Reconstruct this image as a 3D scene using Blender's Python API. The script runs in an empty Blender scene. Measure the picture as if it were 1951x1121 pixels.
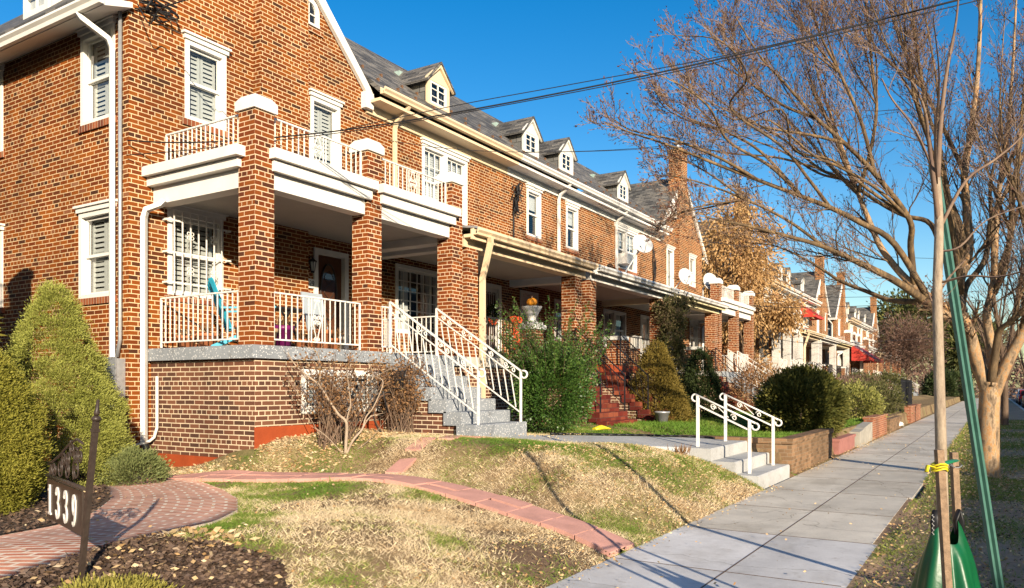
import bpy, math, random
import numpy as np
from mathutils import Vector, Matrix
R = math.radians
random.seed(7)
rng = np.random.default_rng(11)
scn = bpy.context.scene
COL = scn.collection

# ------------------------------------------------------------------ camera
F, CX, VH, CAMH = 1478.0, 975.5, 738.0, 1.6
YAW = math.atan((1893 - CX) / F)
c_, s_ = math.cos(YAW), math.sin(YAW)

def at(u, v, d):
    """photo direction at a given depth along the view axis -> point of the place"""
    a = (u - CX) / F * d
    return Vector((c_ * d + s_ * a, s_ * d - c_ * a, CAMH - (v - VH) / F * d))

cam = bpy.data.cameras.new('camera')
cam.sensor_width = 36
cam.lens = F / 1951 * 36
cam.shift_y = (VH - 560.5) / 1951
cam.clip_end = 5000
cam.clip_start = 0.05
co = bpy.data.objects.new('camera', cam)
COL.objects.link(co)
co.location = (0, 0, CAMH)
co.rotation_euler = (R(90), 0, YAW - R(90))
scn.camera = co

# ------------------------------------------------------------------ materials
MATS = {}
def N(nt, t, **k):
    n = nt.nodes.new(t)
    for a, b in k.items():
        setattr(n, a, b)
    return n
def newmat(name):
    m = bpy.data.materials.new(name); m.use_nodes = True
    nt = m.node_tree
    b = nt.nodes['Principled BSDF']
    MATS[name] = m
    return m, nt, b
def setc(sock, c):
    sock.default_value = (c[0], c[1], c[2], 1)
def ramp(nt, stops, interp='LINEAR'):
    r = N(nt, 'ShaderNodeValToRGB')
    r.color_ramp.interpolation = interp
    el = r.color_ramp.elements
    while len(el) < len(stops): el.new(0.5)
    for e, (p, c) in zip(el, stops):
        e.position = p; e.color = (c[0], c[1], c[2], 1)
    return r
def mix(nt, fac, a, b, mode='MIX'):
    n = N(nt, 'ShaderNodeMix', data_type='RGBA', blend_type=mode)
    for s, v in ((n.inputs[0], fac), (n.inputs[6], a), (n.inputs[7], b)):
        if hasattr(v, 'links'): nt.links.new(v, s)
        elif isinstance(v, (int, float)): s.default_value = v
        else: s.default_value = (v[0], v[1], v[2], 1)
    return n.outputs[2]
def noise(nt, scale, detail=4, rough=.55, vec=None):
    n = N(nt, 'ShaderNodeTexNoise'); n.inputs['Scale'].default_value = scale
    n.inputs['Detail'].default_value = detail; n.inputs['Roughness'].default_value = rough
    if vec is None:
        vec = N(nt, 'ShaderNodeNewGeometry').outputs['Position']
    nt.links.new(vec, n.inputs['Vector'])
    return n.outputs['Fac']
def bump(nt, b, h, strength=.5, dist=.01):
    n = N(nt, 'ShaderNodeBump'); n.inputs['Strength'].default_value = strength
    n.inputs['Distance'].default_value = dist
    nt.links.new(h, n.inputs['Height']); nt.links.new(n.outputs[0], b.inputs['Normal'])
def plain(name, c, rough=.55, var=.12, scale=6, metal=0, bmp=.0, bscale=60, spec=.35):
    m, nt, b = newmat(name)
    f = noise(nt, scale, 5)
    r = ramp(nt, [(.25, [x * (1 - var) for x in c]), (.75, [min(1, x * (1 + var)) for x in c])])
    nt.links.new(f, r.inputs[0]); nt.links.new(r.outputs[0], b.inputs['Base Color'])
    b.inputs['Roughness'].default_value = rough; b.inputs['Metallic'].default_value = metal
    b.inputs['Specular IOR Level'].default_value = spec
    if bmp: bump(nt, b, noise(nt, bscale, 4), bmp, .01)
    return m
def brickmat(name, stops, mortar, bw=.2135, rh=.0677, ms=.0066, squash=True, rot=False, stain=.2, bstr=.6, rough=.8):
    m, nt, b = newmat(name)
    uv = N(nt, 'ShaderNodeUVMap'); uv.uv_map = 'UVMap'
    vec = uv.outputs[0]
    t = N(nt, 'ShaderNodeTexBrick')
    t.offset = .5; t.squash = .5 if squash else 1; t.squash_frequency = 6
    t.inputs['Scale'].default_value = 1; t.inputs['Brick Width'].default_value = bw
    t.inputs['Row Height'].default_value = rh; t.inputs['Mortar Size'].default_value = ms
    t.inputs['Mortar Smooth'].default_value = .15
    setc(t.inputs['Color1'], (0, 0, 0)); setc(t.inputs['Color2'], (1, 1, 1)); setc(t.inputs['Mortar'], (.5, .5, .5))
    # slight wobble of the courses
    wn = N(nt, 'ShaderNodeTexNoise'); wn.inputs['Scale'].default_value = 1.7
    nt.links.new(vec, wn.inputs['Vector'])
    wm = N(nt, 'ShaderNodeVectorMath', operation='MULTIPLY_ADD')
    nt.links.new(wn.outputs['Color'], wm.inputs[0]); wm.inputs[1].default_value = (.012, .012, 0)
    nt.links.new(vec, wm.inputs[2])
    nt.links.new(wm.outputs[0], t.inputs['Vector'])
    r = ramp(nt, stops)
    nt.links.new(t.outputs['Color'], r.inputs[0])
    f1 = noise(nt, 38, 5, .7, vec)
    col = mix(nt, .22, r.outputs[0], mix(nt, f1, (.2, .2, .2), (.85, .8, .75)), 'OVERLAY')
    f2 = noise(nt, .9, 5, .6)
    r2 = ramp(nt, [(.35, (1 - stain, 1 - stain, 1 - stain)), (.65, (1.05, 1.02, 1.0))])
    nt.links.new(f2, r2.inputs[0])
    f3 = noise(nt, 9, 3, .6, vec)
    mo = mix(nt, f3, [x * .72 for x in mortar], [min(1, x * 1.15) for x in mortar])
    col = mix(nt, t.outputs['Fac'], col, mo)
    col = mix(nt, 1.0, col, r2.outputs[0], 'MULTIPLY')
    mpv = N(nt, 'ShaderNodeMapping'); mpv.inputs['Scale'].default_value = (3.2, 3.2, .35)
    nt.links.new(N(nt, 'ShaderNodeNewGeometry').outputs['Position'], mpv.inputs[0])
    f4 = noise(nt, 1.0, 5, .65, mpv.outputs[0])
    r5 = ramp(nt, [(.30, (.70, .68, .66)), (.48, (1, 1, 1)), (.62, (1, 1, 1)), (.8, (1.12, 1.1, 1.06))]); nt.links.new(f4, r5.inputs[0])
    col = mix(nt, .75, col, r5.outputs[0], 'MULTIPLY')
    nt.links.new(col, b.inputs['Base Color'])
    b.inputs['Roughness'].default_value = rough
    b.inputs['Specular IOR Level'].default_value = .15
    inv = N(nt, 'ShaderNodeMath', operation='MULTIPLY_ADD')
    nt.links.new(t.outputs['Fac'], inv.inputs[0]); inv.inputs[1].default_value = -1
    h = N(nt, 'ShaderNodeMath', operation='MULTIPLY_ADD')
    nt.links.new(f1, h.inputs[0]); h.inputs[1].default_value = .35
    inv.inputs[2].default_value = 1
    nt.links.new(inv.outputs[0], h.inputs[2])
    bump(nt, b, h.outputs[0], bstr, .008)
    return m
BR = [(0, (.06, .024, .013)), (.07, (.09, .031, .012)), (.18, (.15, .035, .007)), (.5, (.215, .053, .008)), (.8, (.27, .077, .010)), (.95, (.18, .042, .008)), (1, (.28, .13, .065))]
brickmat('brick', BR, (.78, .58, .33))
brickmat('brick_pillar', [(0, (.075, .028, .015)), (.15, (.10, .031, .014)), (.3, (.155, .037, .011)), (.6, (.205, .050, .011)), (1, (.25, .070, .014))], (.76, .57, .36))
brickmat('brick_foundation', [(0, (.085, .045, .032)), (.3, (.125, .056, .036)), (.6, (.165, .070, .042)), (1, (.20, .088, .05))], (.74, .60, .41), ms=.0078)
brickmat('brick_retaining', [(0, (.16, .10, .055)), (.5, (.25, .155, .085)), (1, (.33, .20, .11))], (.30, .22, .14), stain=.35)
brickmat('brick_retaining_red', [(0, (.24, .075, .04)), (.5, (.33, .11, .05)), (1, (.38, .14, .07))], (.5, .38, .26), stain=.3)
brickmat('brick_soldier', [(0, (.13, .045, .03)), (.4, (.27, .08, .034)), (1, (.34, .11, .04))], (.5, .38, .25), bw=.072, rh=.30, squash=False)
brickmat('brick_paving', [(0, (.46, .165, .10)), (.5, (.58, .23, .145)), (1, (.68, .31, .205))], (.88, .76, .62), bw=.22, rh=.085, ms=.015, squash=False, stain=.25, bstr=.4)
brickmat('brick_far', [(0, (.12, .05, .035)), (.3, (.28, .085, .035)), (1, (.40, .125, .045))], (.48, .32, .20))
SL = [(0, (.075, .074, .070)), (.5, (.145, .141, .130)), (1, (.24, .228, .20))]
brickmat('slate', SL, (.045, .045, .045), bw=.30, rh=.10, ms=.006, squash=False, stain=.3, bstr=.9, rough=.6)
brickmat('slate_wall', [(0, (.10, .105, .105)), (1, (.22, .22, .21))], (.04, .04, .04), bw=.3, rh=.2, ms=.008, squash=False)
brickmat('red_tile', [(0, (.09, .016, .012)), (.5, (.15, .026, .017)), (1, (.30, .09, .045))], (.12, .05, .04), bw=.26, rh=.19, ms=.008, squash=False)
brickmat('white_brick', [(0, (.62, .60, .55)), (1, (.74, .71, .65))], (.52, .5, .46))
plain('white_paint', (.76, .73, .66), .5, .09, 2.2)
m, nt, b = newmat('white_iron')
f = noise(nt, 26, 5, .7); r = ramp(nt, [(.30, (.20, .085, .03)), (.37, (.62, .55, .44)), (.44, (.80, .77, .70)), (.75, (.74, .70, .62))]); nt.links.new(f, r.inputs[0])
nt.links.new(r.outputs[0], b.inputs['Base Color']); b.inputs['Roughness'].default_value = .5
plain('cream_trim', (.72, .56, .36), .45, .06, 3)
plain('yellow_trim', (.76, .66, .38), .5, .08, 3)
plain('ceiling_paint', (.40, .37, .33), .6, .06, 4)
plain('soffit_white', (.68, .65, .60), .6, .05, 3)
plain('aged_white', (.66, .64, .58), .6, .14, 8, bmp=.3, bscale=80)
plain('copper_patina', (.30, .40, .36), .6, .2, 9)
plain('black_iron', (.018, .018, .02), .45, .2, 20)
plain('bronze_paint', (.045, .032, .024), .42, .25, 30)
plain('dark_interior', (.012, .012, .013), .9, .2, 3)
plain('shutter_white', (.50, .50, .46), .5, .06, 5)
plain('blind_white', (.58, .58, .55), .6, .06, 5)
plain('terracotta', (.48, .17, .07), .7, .15, 14)
plain('rusty_iron', (.16, .085, .045), .8, .3, 30)
plain('purple_glaze', (.16, .012, .10), .35, .15, 9)
plain('beige_glaze', (.50, .37, .22), .5, .12, 9)
plain('turquoise_paint', (.03, .33, .46), .45, .12, 12)
plain('grey_board', (.34, .39, .42), .6, .06, 5)
plain('door_wood', (.10, .035, .014), .4, .3, 9)
plain('red_masonry_paint', (.33, .062, .017), .65, .2, 3, bmp=.3, bscale=40)
plain('green_strap', (.012, .16, .07), .45, .15, 12)
plain('yellow_tape', (.75, .62, .03), .45, .1, 12)
plain('black_plastic', (.014, .014, .015), .5, .2, 30)
plain('red_awning', (.50, .045, .03), .55, .15, 6)
plain('orange_ribbon', (.62, .075, .02), .45, .3, 25)
plain('dish_grey', (.62, .61, .58), .45, .08, 12)
plain('galvanised', (.42, .43, .43), .4, .12, 12, metal=.5)
plain('rubber', (.022, .022, .022), .7, .2, 20)
plain('stone_grey', (.36, .33, .27), .85, .25, 5, bmp=.5, bscale=25)
plain('pink_concrete', (.58, .30, .235), .85, .18, 4, bmp=.35, bscale=55)
plain('pink_wall', (.33, .14, .115), .85, .2, 4, bmp=.35, bscale=55)
plain('asphalt', (.055, .055, .057), .85, .15, 3, bmp=.3, bscale=90)
plain('car_red', (.28, .02, .025), .25, .05, 3, spec=.6)
plain('car_dark', (.03, .032, .04), .25, .05, 3, spec=.6)
plain('car_silver', (.45, .46, .48), .3, .05, 3, metal=.4)
plain('tail_red', (.4, .01, .01), .3, .05, 3)
plain('pumpkin_orange', (.75, .28, .02), .5, .1, 8)
plain('wood_stake', (.25, .165, .10), .8, .4, 30, bmp=.5, bscale=120)
plain('cardboard', (.42, .30, .18), .8, .15, 6)
plain('blue_plastic', (.03, .18, .42), .5, .1, 6)
plain('wire_black', (.012, .012, .013), .6, .1, 6)
# concrete kinds
def concrete(name, c, joints=None, speck=.0):
    m, nt, b = newmat(name)
    f = noise(nt, 1.4, 6, .65); f2 = noise(nt, 45, 4, .7); f3 = noise(nt, 6, 5, .6)
    r = ramp(nt, [(.3, [x * .76 for x in c]), (.7, [x * 1.12 for x in c])])
    nt.links.new(f, r.inputs[0])
    col = mix(nt, .28, r.outputs[0], mix(nt, f2, (.15, .15, .15), (.85, .85, .85)), 'OVERLAY')
    r3 = ramp(nt, [(.60, (1, 1, 1)), (.74, (.66, .62, .57))])
    nt.links.new(f3, r3.inputs[0])
    col = mix(nt, .8, col, r3.outputs[0], 'MULTIPLY')
    if name in ('concrete_new', 'concrete_old'):
        isl = N(nt, 'ShaderNodeNewGeometry').outputs['Random Per Island']
        ri = ramp(nt, [(0, (.84, .83, .81)), (1, (1.06, 1.05, 1.03))]); nt.links.new(isl, ri.inputs[0])
        col = mix(nt, 1, col, ri.outputs[0], 'MULTIPLY')
        vc = N(nt, 'ShaderNodeTexVoronoi'); vc.feature = 'DISTANCE_TO_EDGE'; vc.inputs['Scale'].default_value = .42
        wv = N(nt, 'ShaderNodeTexNoise'); wv.inputs['Scale'].default_value = 2.2; wv.inputs['Detail'].default_value = 6
        nt.links.new(N(nt, 'ShaderNodeNewGeometry').outputs['Position'], wv.inputs['Vector'])
        wa = N(nt, 'ShaderNodeVectorMath', operation='MULTIPLY_ADD'); nt.links.new(wv.outputs['Color'], wa.inputs[0]); wa.inputs[1].default_value = (.7, .7, .7)
        nt.links.new(N(nt, 'ShaderNodeNewGeometry').outputs['Position'], wa.inputs[2]); nt.links.new(wa.outputs[0], vc.inputs['Vector'])
        rc = ramp(nt, [(.0, (.45, .42, .38)), (.006, (1, 1, 1))]); nt.links.new(vc.outputs['Distance'], rc.inputs[0])
        col = mix(nt, .8, col, rc.outputs[0], 'MULTIPLY')
        f6 = noise(nt, .55, 6, .7); r6 = ramp(nt, [(.36, (.74, .72, .69)), (.5, (1, 1, 1)), (.68, (1, 1, 1)), (.78, (1.08, 1.07, 1.05))]); nt.links.new(f6, r6.inputs[0])
        col = mix(nt, .9, col, r6.outputs[0], 'MULTIPLY')
    if speck:
        v = N(nt, 'ShaderNodeTexVoronoi'); v.inputs['Scale'].default_value = 30
        nt.links.new(N(nt, 'ShaderNodeNewGeometry').outputs['Position'], v.inputs['Vector'])
        r4 = ramp(nt, [(.20, (1, 1, 1)), (.34, (0, 0, 0))])
        nt.links.new(v.outputs['Distance'], r4.inputs[0])
        col = mix(nt, mix(nt, 1, r4.outputs[0], (speck, speck, speck), 'MULTIPLY'), col, (.62, .62, .60))
    nt.links.new(col, b.inputs['Base Color'])
    b.inputs['Roughness'].default_value = .85; b.inputs['Specular IOR Level'].default_value = .25
    bump(nt, b, f2, .35, .006)
    return m
concrete('concrete_new', (.69, .68, .665))
concrete('concrete_old', (.62, .575, .49))
concrete('porch_grey', (.26, .28, .295), speck=.95)
concrete('concrete_step', (.47, .47, .45), speck=.15)
# glass
m, nt, b = newmat('window_glass')
out = nt.nodes['Material Output']
tr = N(nt, 'ShaderNodeBsdfTransparent'); setc(tr.inputs[0], (.88, .91, .91))
gl = N(nt, 'ShaderNodeBsdfGlossy'); gl.inputs['Roughness'].default_value = .02; setc(gl.inputs[0], (1, 1, 1))
lw0 = N(nt, 'ShaderNodeLayerWeight'); lw0.inputs[0].default_value = .5
lw = N(nt, 'ShaderNodeMath', operation='POWER'); lw.inputs[1].default_value = 4
nt.links.new(lw0.outputs['Facing'], lw.inputs[0])
ma = N(nt, 'ShaderNodeMath', operation='MULTIPLY_ADD'); ma.inputs[1].default_value = .95; ma.inputs[2].default_value = .06
nt.links.new(lw.outputs[0], ma.inputs[0]); ma.use_clamp = True
ms = N(nt, 'ShaderNodeMixShader')
nt.links.new(ma.outputs[0], ms.inputs[0]); nt.links.new(tr.outputs[0], ms.inputs[1]); nt.links.new(gl.outputs[0], ms.inputs[2])
nt.links.new(ms.outputs[0], out.inputs[0])
# foliage kinds (colour varies leaf by leaf)
def leafmat(name, stops, rough=.6, trans=.25, scale=1.2, spec=.2):
    m, nt, b = newmat(name)
    g = N(nt, 'ShaderNodeNewGeometry')
    f = noise(nt, scale, 3, .6)
    a = N(nt, 'ShaderNodeMath', operation='MULTIPLY_ADD'); a.inputs[1].default_value = .55
    nt.links.new(g.outputs['Random Per Island'], a.inputs[0])
    a2 = N(nt, 'ShaderNodeMath', operation='MULTIPLY_ADD'); a2.inputs[1].default_value = .9; a2.inputs[2].default_value = -.22
    nt.links.new(f, a2.inputs[0]); nt.links.new(a2.outputs[0], a.inputs[2])
    r = ramp(nt, stops); nt.links.new(a.outputs[0], r.inputs[0])
    nt.links.new(r.outputs[0], b.inputs['Base Color'])
    b.inputs['Roughness'].default_value = rough; b.inputs['Specular IOR Level'].default_value = spec
    if trans:
        t = N(nt, 'ShaderNodeBsdfTranslucent'); nt.links.new(r.outputs[0], t.inputs[0])
        mm = N(nt, 'ShaderNodeMixShader'); mm.inputs[0].default_value = trans
        nt.links.new(b.outputs[0], mm.inputs[1]); nt.links.new(t.outputs[0], mm.inputs[2])
        nt.links.new(mm.outputs[0], nt.nodes['Material Output'].inputs[0])
    return m
leafmat('spruce_green', [(0, (.16, .18, .028)), (.5, (.34, .355, .075)), (1, (.54, .53, .15))])
leafmat('spruce_olive', [(0, (.12, .125, .018)), (.5, (.25, .24, .035)), (1, (.42, .37, .07))])
leafmat('spruce_bronze', [(0, (.10, .078, .018)), (.45, (.20, .145, .03)), (.8, (.28, .21, .05)), (1, (.5, .42, .16))])
leafmat('spruce_dark', [(0, (.02, .035, .012)), (.6, (.05, .07, .022)), (1, (.09, .11, .04))])
leafmat('juniper_pale', [(0, (.11, .14, .05)), (.5, (.20, .23, .08)), (1, (.30, .32, .13))])
leafmat('yew_gold', [(0, (.17, .15, .03)), (.5, (.33, .30, .06)), (1, (.46, .41, .12))])
leafmat('privet', [(0, (.025, .065, .012)), (.5, (.06, .13, .022)), (1, (.15, .22, .045))], rough=.4, spec=.4)
leafmat('arborvitae', [(0, (.045, .055, .014)), (.5, (.11, .115, .025)), (1, (.24, .21, .05))])
leafmat('vine', [(0, (.05, .065, .02)), (.4, (.11, .115, .04)), (.7, (.20, .15, .08)), (1, (.24, .17, .12))])
leafmat('oak_gold', [(0, (.30, .165, .065)), (.4, (.50, .30, .12)), (.8, (.66, .43, .20)), (1, (.80, .60, .35))], trans=.35)
leafmat('rose_leaf', [(0, (.09, .045, .022)), (.4, (.22, .115, .05)), (.75, (.36, .20, .09)), (1, (.15, .15, .05))])
leafmat('shrub_green', [(0, (.05, .065, .018)), (.5, (.12, .12, .04)), (1, (.22, .19, .09))])
leafmat('shrub_yellow', [(0, (.14, .15, .03)), (.5, (.28, .28, .07)), (1, (.42, .38, .14))])
leafmat('twig_mass', [(0, (.10, .055, .035)), (.5, (.20, .12, .085)), (1, (.34, .23, .17))])
leafmat('pine_far', [(0, (.035, .05, .016)), (.5, (.09, .10, .03)), (1, (.20, .18, .05))])
leafmat('dead_leaf', [(0, (.24, .12, .05)), (.35, (.46, .29, .13)), (.7, (.66, .50, .28)), (1, (.80, .66, .44))], trans=.15, scale=3)
leafmat('mulch_chip', [(0, (.03, .02, .014)), (.45, (.085, .055, .04)), (.8, (.18, .12, .08)), (1, (.42, .32, .21))], trans=0, scale=3)
leafmat('seed_pod', [(0, (.07, .03, .025)), (.6, (.15, .065, .045)), (1, (.30, .19, .10))], trans=.1)
# grass: straw and green patches
m, nt, b = newmat('grass_blades')
g = N(nt, 'ShaderNodeNewGeometry')
f = noise(nt, .85, 4, .68)
a = N(nt, 'ShaderNodeMath', operation='MULTIPLY_ADD'); a.inputs[1].default_value = .13
nt.links.new(g.outputs['Random Per Island'], a.inputs[0])
acc = f
for (px_, py_, pr_, am_) in ((8.9, 5.9, 1.3, .15), (7.7, 7.5, .8, .14), (6.25, 6.7, .8, .12), (4.4, 5.7, .5, .14), (9.6, 5.4, .9, .10), (7.9, 4.6, .6, .08), (11.3, 3.6, .9, .08)):
    vd_ = N(nt, 'ShaderNodeVectorMath', operation='DISTANCE'); nt.links.new(g.outputs['Position'], vd_.inputs[0]); vd_.inputs[1].default_value = (px_, py_, .6)
    md_ = N(nt, 'ShaderNodeMapRange'); md_.inputs[1].default_value = pr_ * .3; md_.inputs[2].default_value = pr_; md_.inputs[3].default_value = am_; md_.inputs[4].default_value = 0
    nt.links.new(vd_.outputs['Value'], md_.inputs[0])
    ad_ = N(nt, 'ShaderNodeMath', operation='ADD'); nt.links.new(acc, ad_.inputs[0]); nt.links.new(md_.outputs[0], ad_.inputs[1]); acc = ad_.outputs[0]
nt.links.new(acc, a.inputs[2])
sx = N(nt, 'ShaderNodeSeparateXYZ'); nt.links.new(g.outputs['Position'], sx.inputs[0])
# the neighbour's lawn farther along is greener
mr = N(nt, 'ShaderNodeMapRange'); mr.inputs[1].default_value = 11.5; mr.inputs[2].default_value = 14.5; mr.inputs[3].default_value = 0; mr.inputs[4].default_value = .22
nt.links.new(sx.outputs[0], mr.inputs[0])
a3 = N(nt, 'ShaderNodeMath', operation='ADD'); nt.links.new(a.outputs[0], a3.inputs[0]); nt.links.new(mr.outputs[0], a3.inputs[1])
r = ramp(nt, [(.30, (.40, .27, .14)), (.42, (.66, .50, .30)), (.53, (.86, .71, .47)), (.585, (.60, .51, .24)), (.625, (.24, .30, .055)), (.78, (.12, .22, .028))])
nt.links.new(a3.outputs[0], r.inputs[0]); nt.links.new(r.outputs[0], b.inputs['Base Color'])
b.inputs['Roughness'].default_value = .6; b.inputs['Specular IOR Level'].default_value = .2
t = N(nt, 'ShaderNodeBsdfTranslucent'); nt.links.new(r.outputs[0], t.inputs[0])
mm = N(nt, 'ShaderNodeMixShader'); mm.inputs[0].default_value = .25
nt.links.new(b.outputs[0], mm.inputs[1]); nt.links.new(t.outputs[0], mm.inputs[2]); nt.links.new(mm.outputs[0], nt.nodes['Material Output'].inputs[0])
# soil and thatch of the ground sheet
m, nt, b = newmat('soil')
g = N(nt, 'ShaderNodeNewGeometry'); sx = N(nt, 'ShaderNodeSeparateXYZ'); nt.links.new(g.outputs['Position'], sx.inputs[0])
f1 = noise(nt, .8, 5, .65); f2 = noise(nt, 14, 6, .7); f3 = noise(nt, 60, 4, .7)
lawn = ramp(nt, [(.35, (.15, .095, .05)), (.5, (.30, .21, .11)), (.62, (.24, .19, .085)), (.75, (.11, .12, .035))]); nt.links.new(f1, lawn.inputs[0])
dirt = ramp(nt, [(.3, (.22, .14, .09)), (.5, (.43, .285, .18)), (.64, (.38, .28, .15)), (.72, (.20, .23, .05))]); nt.links.new(f1, dirt.inputs[0])
mr = N(nt, 'ShaderNodeMapRange'); mr.inputs[1].default_value = .9; mr.inputs[2].default_value = 1.6
nt.links.new(sx.outputs[1], mr.inputs[0])
vd = N(nt, 'ShaderNodeVectorMath', operation='DISTANCE'); nt.links.new(g.outputs['Position'], vd.inputs[0]); vd.inputs[1].default_value = (5.95, 3.45, .1)
ad = N(nt, 'ShaderNodeMath', operation='MULTIPLY_ADD'); ad.inputs[1].default_value = .9; nt.links.new(f2, ad.inputs[0]); nt.links.new(vd.outputs['Value'], ad.inputs[2])
rd = N(nt, 'ShaderNodeMapRange'); rd.inputs[1].default_value = .75; rd.inputs[2].default_value = 1.25; nt.links.new(ad.outputs[0], rd.inputs[0])
bare_ = mix(nt, f2, (.11, .07, .045), (.24, .16, .10))
col = mix(nt, rd.outputs[0], bare_, lawn.outputs[0])
col = mix(nt, mr.outputs[0], dirt.outputs[0], col)
col = mix(nt, .5, col, mix(nt, f2, (.1, .1, .1), (.9, .9, .9)), 'OVERLAY')
col = mix(nt, .4, col, mix(nt, f3, (.1, .1, .1), (.9, .9, .9)), 'OVERLAY')
nt.links.new(col, b.inputs['Base Color']); b.inputs['Roughness'].default_value = .95; b.inputs['Specular IOR Level'].default_value = .1
bump(nt, b, f2, .8, .03)
m, nt, b = newmat('mulch')
f1 = noise(nt, 3, 5, .65); f2 = noise(nt, 40, 6, .75)
r = ramp(nt, [(.3, (.045, .028, .018)), (.5, (.12, .076, .047)), (.75, (.21, .135, .08))]); nt.links.new(f2, r.inputs[0])
nt.links.new(r.outputs[0], b.inputs['Base Color']); b.inputs['Roughness'].default_value = .95
bump(nt, b, f2, 1, .03)
# bark kinds
def bark(name, stops, sc=(9, 9, 2.2), bs=.6):
    m, nt, b = newmat(name)
    g = N(nt, 'ShaderNodeNewGeometry')
    mp = N(nt, 'ShaderNodeMapping'); mp.inputs['Scale'].default_value = sc
    nt.links.new(g.outputs['Position'], mp.inputs[0])
    f = noise(nt, 1, 6, .65, mp.outputs[0]); f2 = noise(nt, 50, 4)
    r = ramp(nt, stops); nt.links.new(f, r.inputs[0])
    col = mix(nt, .35, r.outputs[0], mix(nt, f2, (.2, .2, .2), (.8, .8, .8)), 'OVERLAY')
    nt.links.new(col, b.inputs['Base Color']); b.inputs['Roughness'].default_value = .75; b.inputs['Specular IOR Level'].default_value = .2
    bump(nt, b, f, bs, .02)
bark('bark_myrtle', [(.32, (.10, .07, .042)), (.40, (.24, .165, .10)), (.46, (.40, .29, .175)), (.495, (.42, .20, .065)), (.53, (.36, .25, .145)), (.60, (.20, .14, .085)), (.70, (.10, .07, .042))], sc=(7, 7, 2.6), bs=.3)
bark('bark_branch', [(.3, (.08, .052, .030)), (.55, (.15, .098, .056)), (.75, (.25, .165, .085))])
bark('bark_limb', [(.3, (.07, .045, .027)), (.5, (.13, .088, .048)), (.62, (.24, .155, .075)), (.75, (.15, .10, .058))])
leafmat('tape_ground', [(0, (.12, .15, .025)), (.5, (.19, .24, .04)), (1, (.36, .36, .11))], trans=.1)
bark('bark_twig', [(.3, (.13, .082, .062)), (.6, (.235, .16, .105)), (.8, (.36, .25, .16))], bs=.1)
bark('bark_young', [(.3, (.24, .18, .13)), (.5, (.34, .265, .185)), (.8, (.42, .34, .25))], sc=(30, 30, 12), bs=.4)
bark('bark_brown', [(.3, (.07, .045, .03)), (.6, (.15, .10, .065)), (.8, (.22, .15, .10))])
bark('bark_pale', [(.3, (.26, .19, .13)), (.6, (.40, .31, .22)), (.8, (.48, .38, .28))], sc=(20, 20, 9), bs=.3)
# green post and bag
plain('post_green', (.075, .185, .14), .4, .18, 14, metal=.2, spec=.5)
m = plain('bag_green', (.003, .085, .026), .40, .22, 5, bmp=.5, bscale=7, spec=.5)

# ------------------------------------------------------------------ objects
W = {}
def reg(o, mat4):
    W[o.name] = mat4
def tag(o, label=None, cat=None, group=None, kind=None):
    if label: o['label'] = label
    if cat: o['category'] = cat
    if group: o['group'] = group
    if kind: o['kind'] = kind
    return o
def empty(name, loc, label, cat, group=None):
    o = bpy.data.objects.new(name, None); COL.objects.link(o)
    o.location = loc; o.empty_display_size = .2
    reg(o, Matrix.Translation(loc))
    return tag(o, label, cat, group)
def link(o, parent=None):
    COL.objects.link(o)
    reg(o, Matrix.Identity(4))
    if parent is not None:
        o.parent = parent
        o.matrix_parent_inverse = W[parent.name].inverted()
    return o
def copy_tree(o, parent=None):
    n = o.copy(); COL.objects.link(n)
    if parent is not None:
        n.parent = parent; n.matrix_parent_inverse = o.matrix_parent_inverse.copy()
    for ch in list(o.children): copy_tree(ch, n)
    return n

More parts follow.
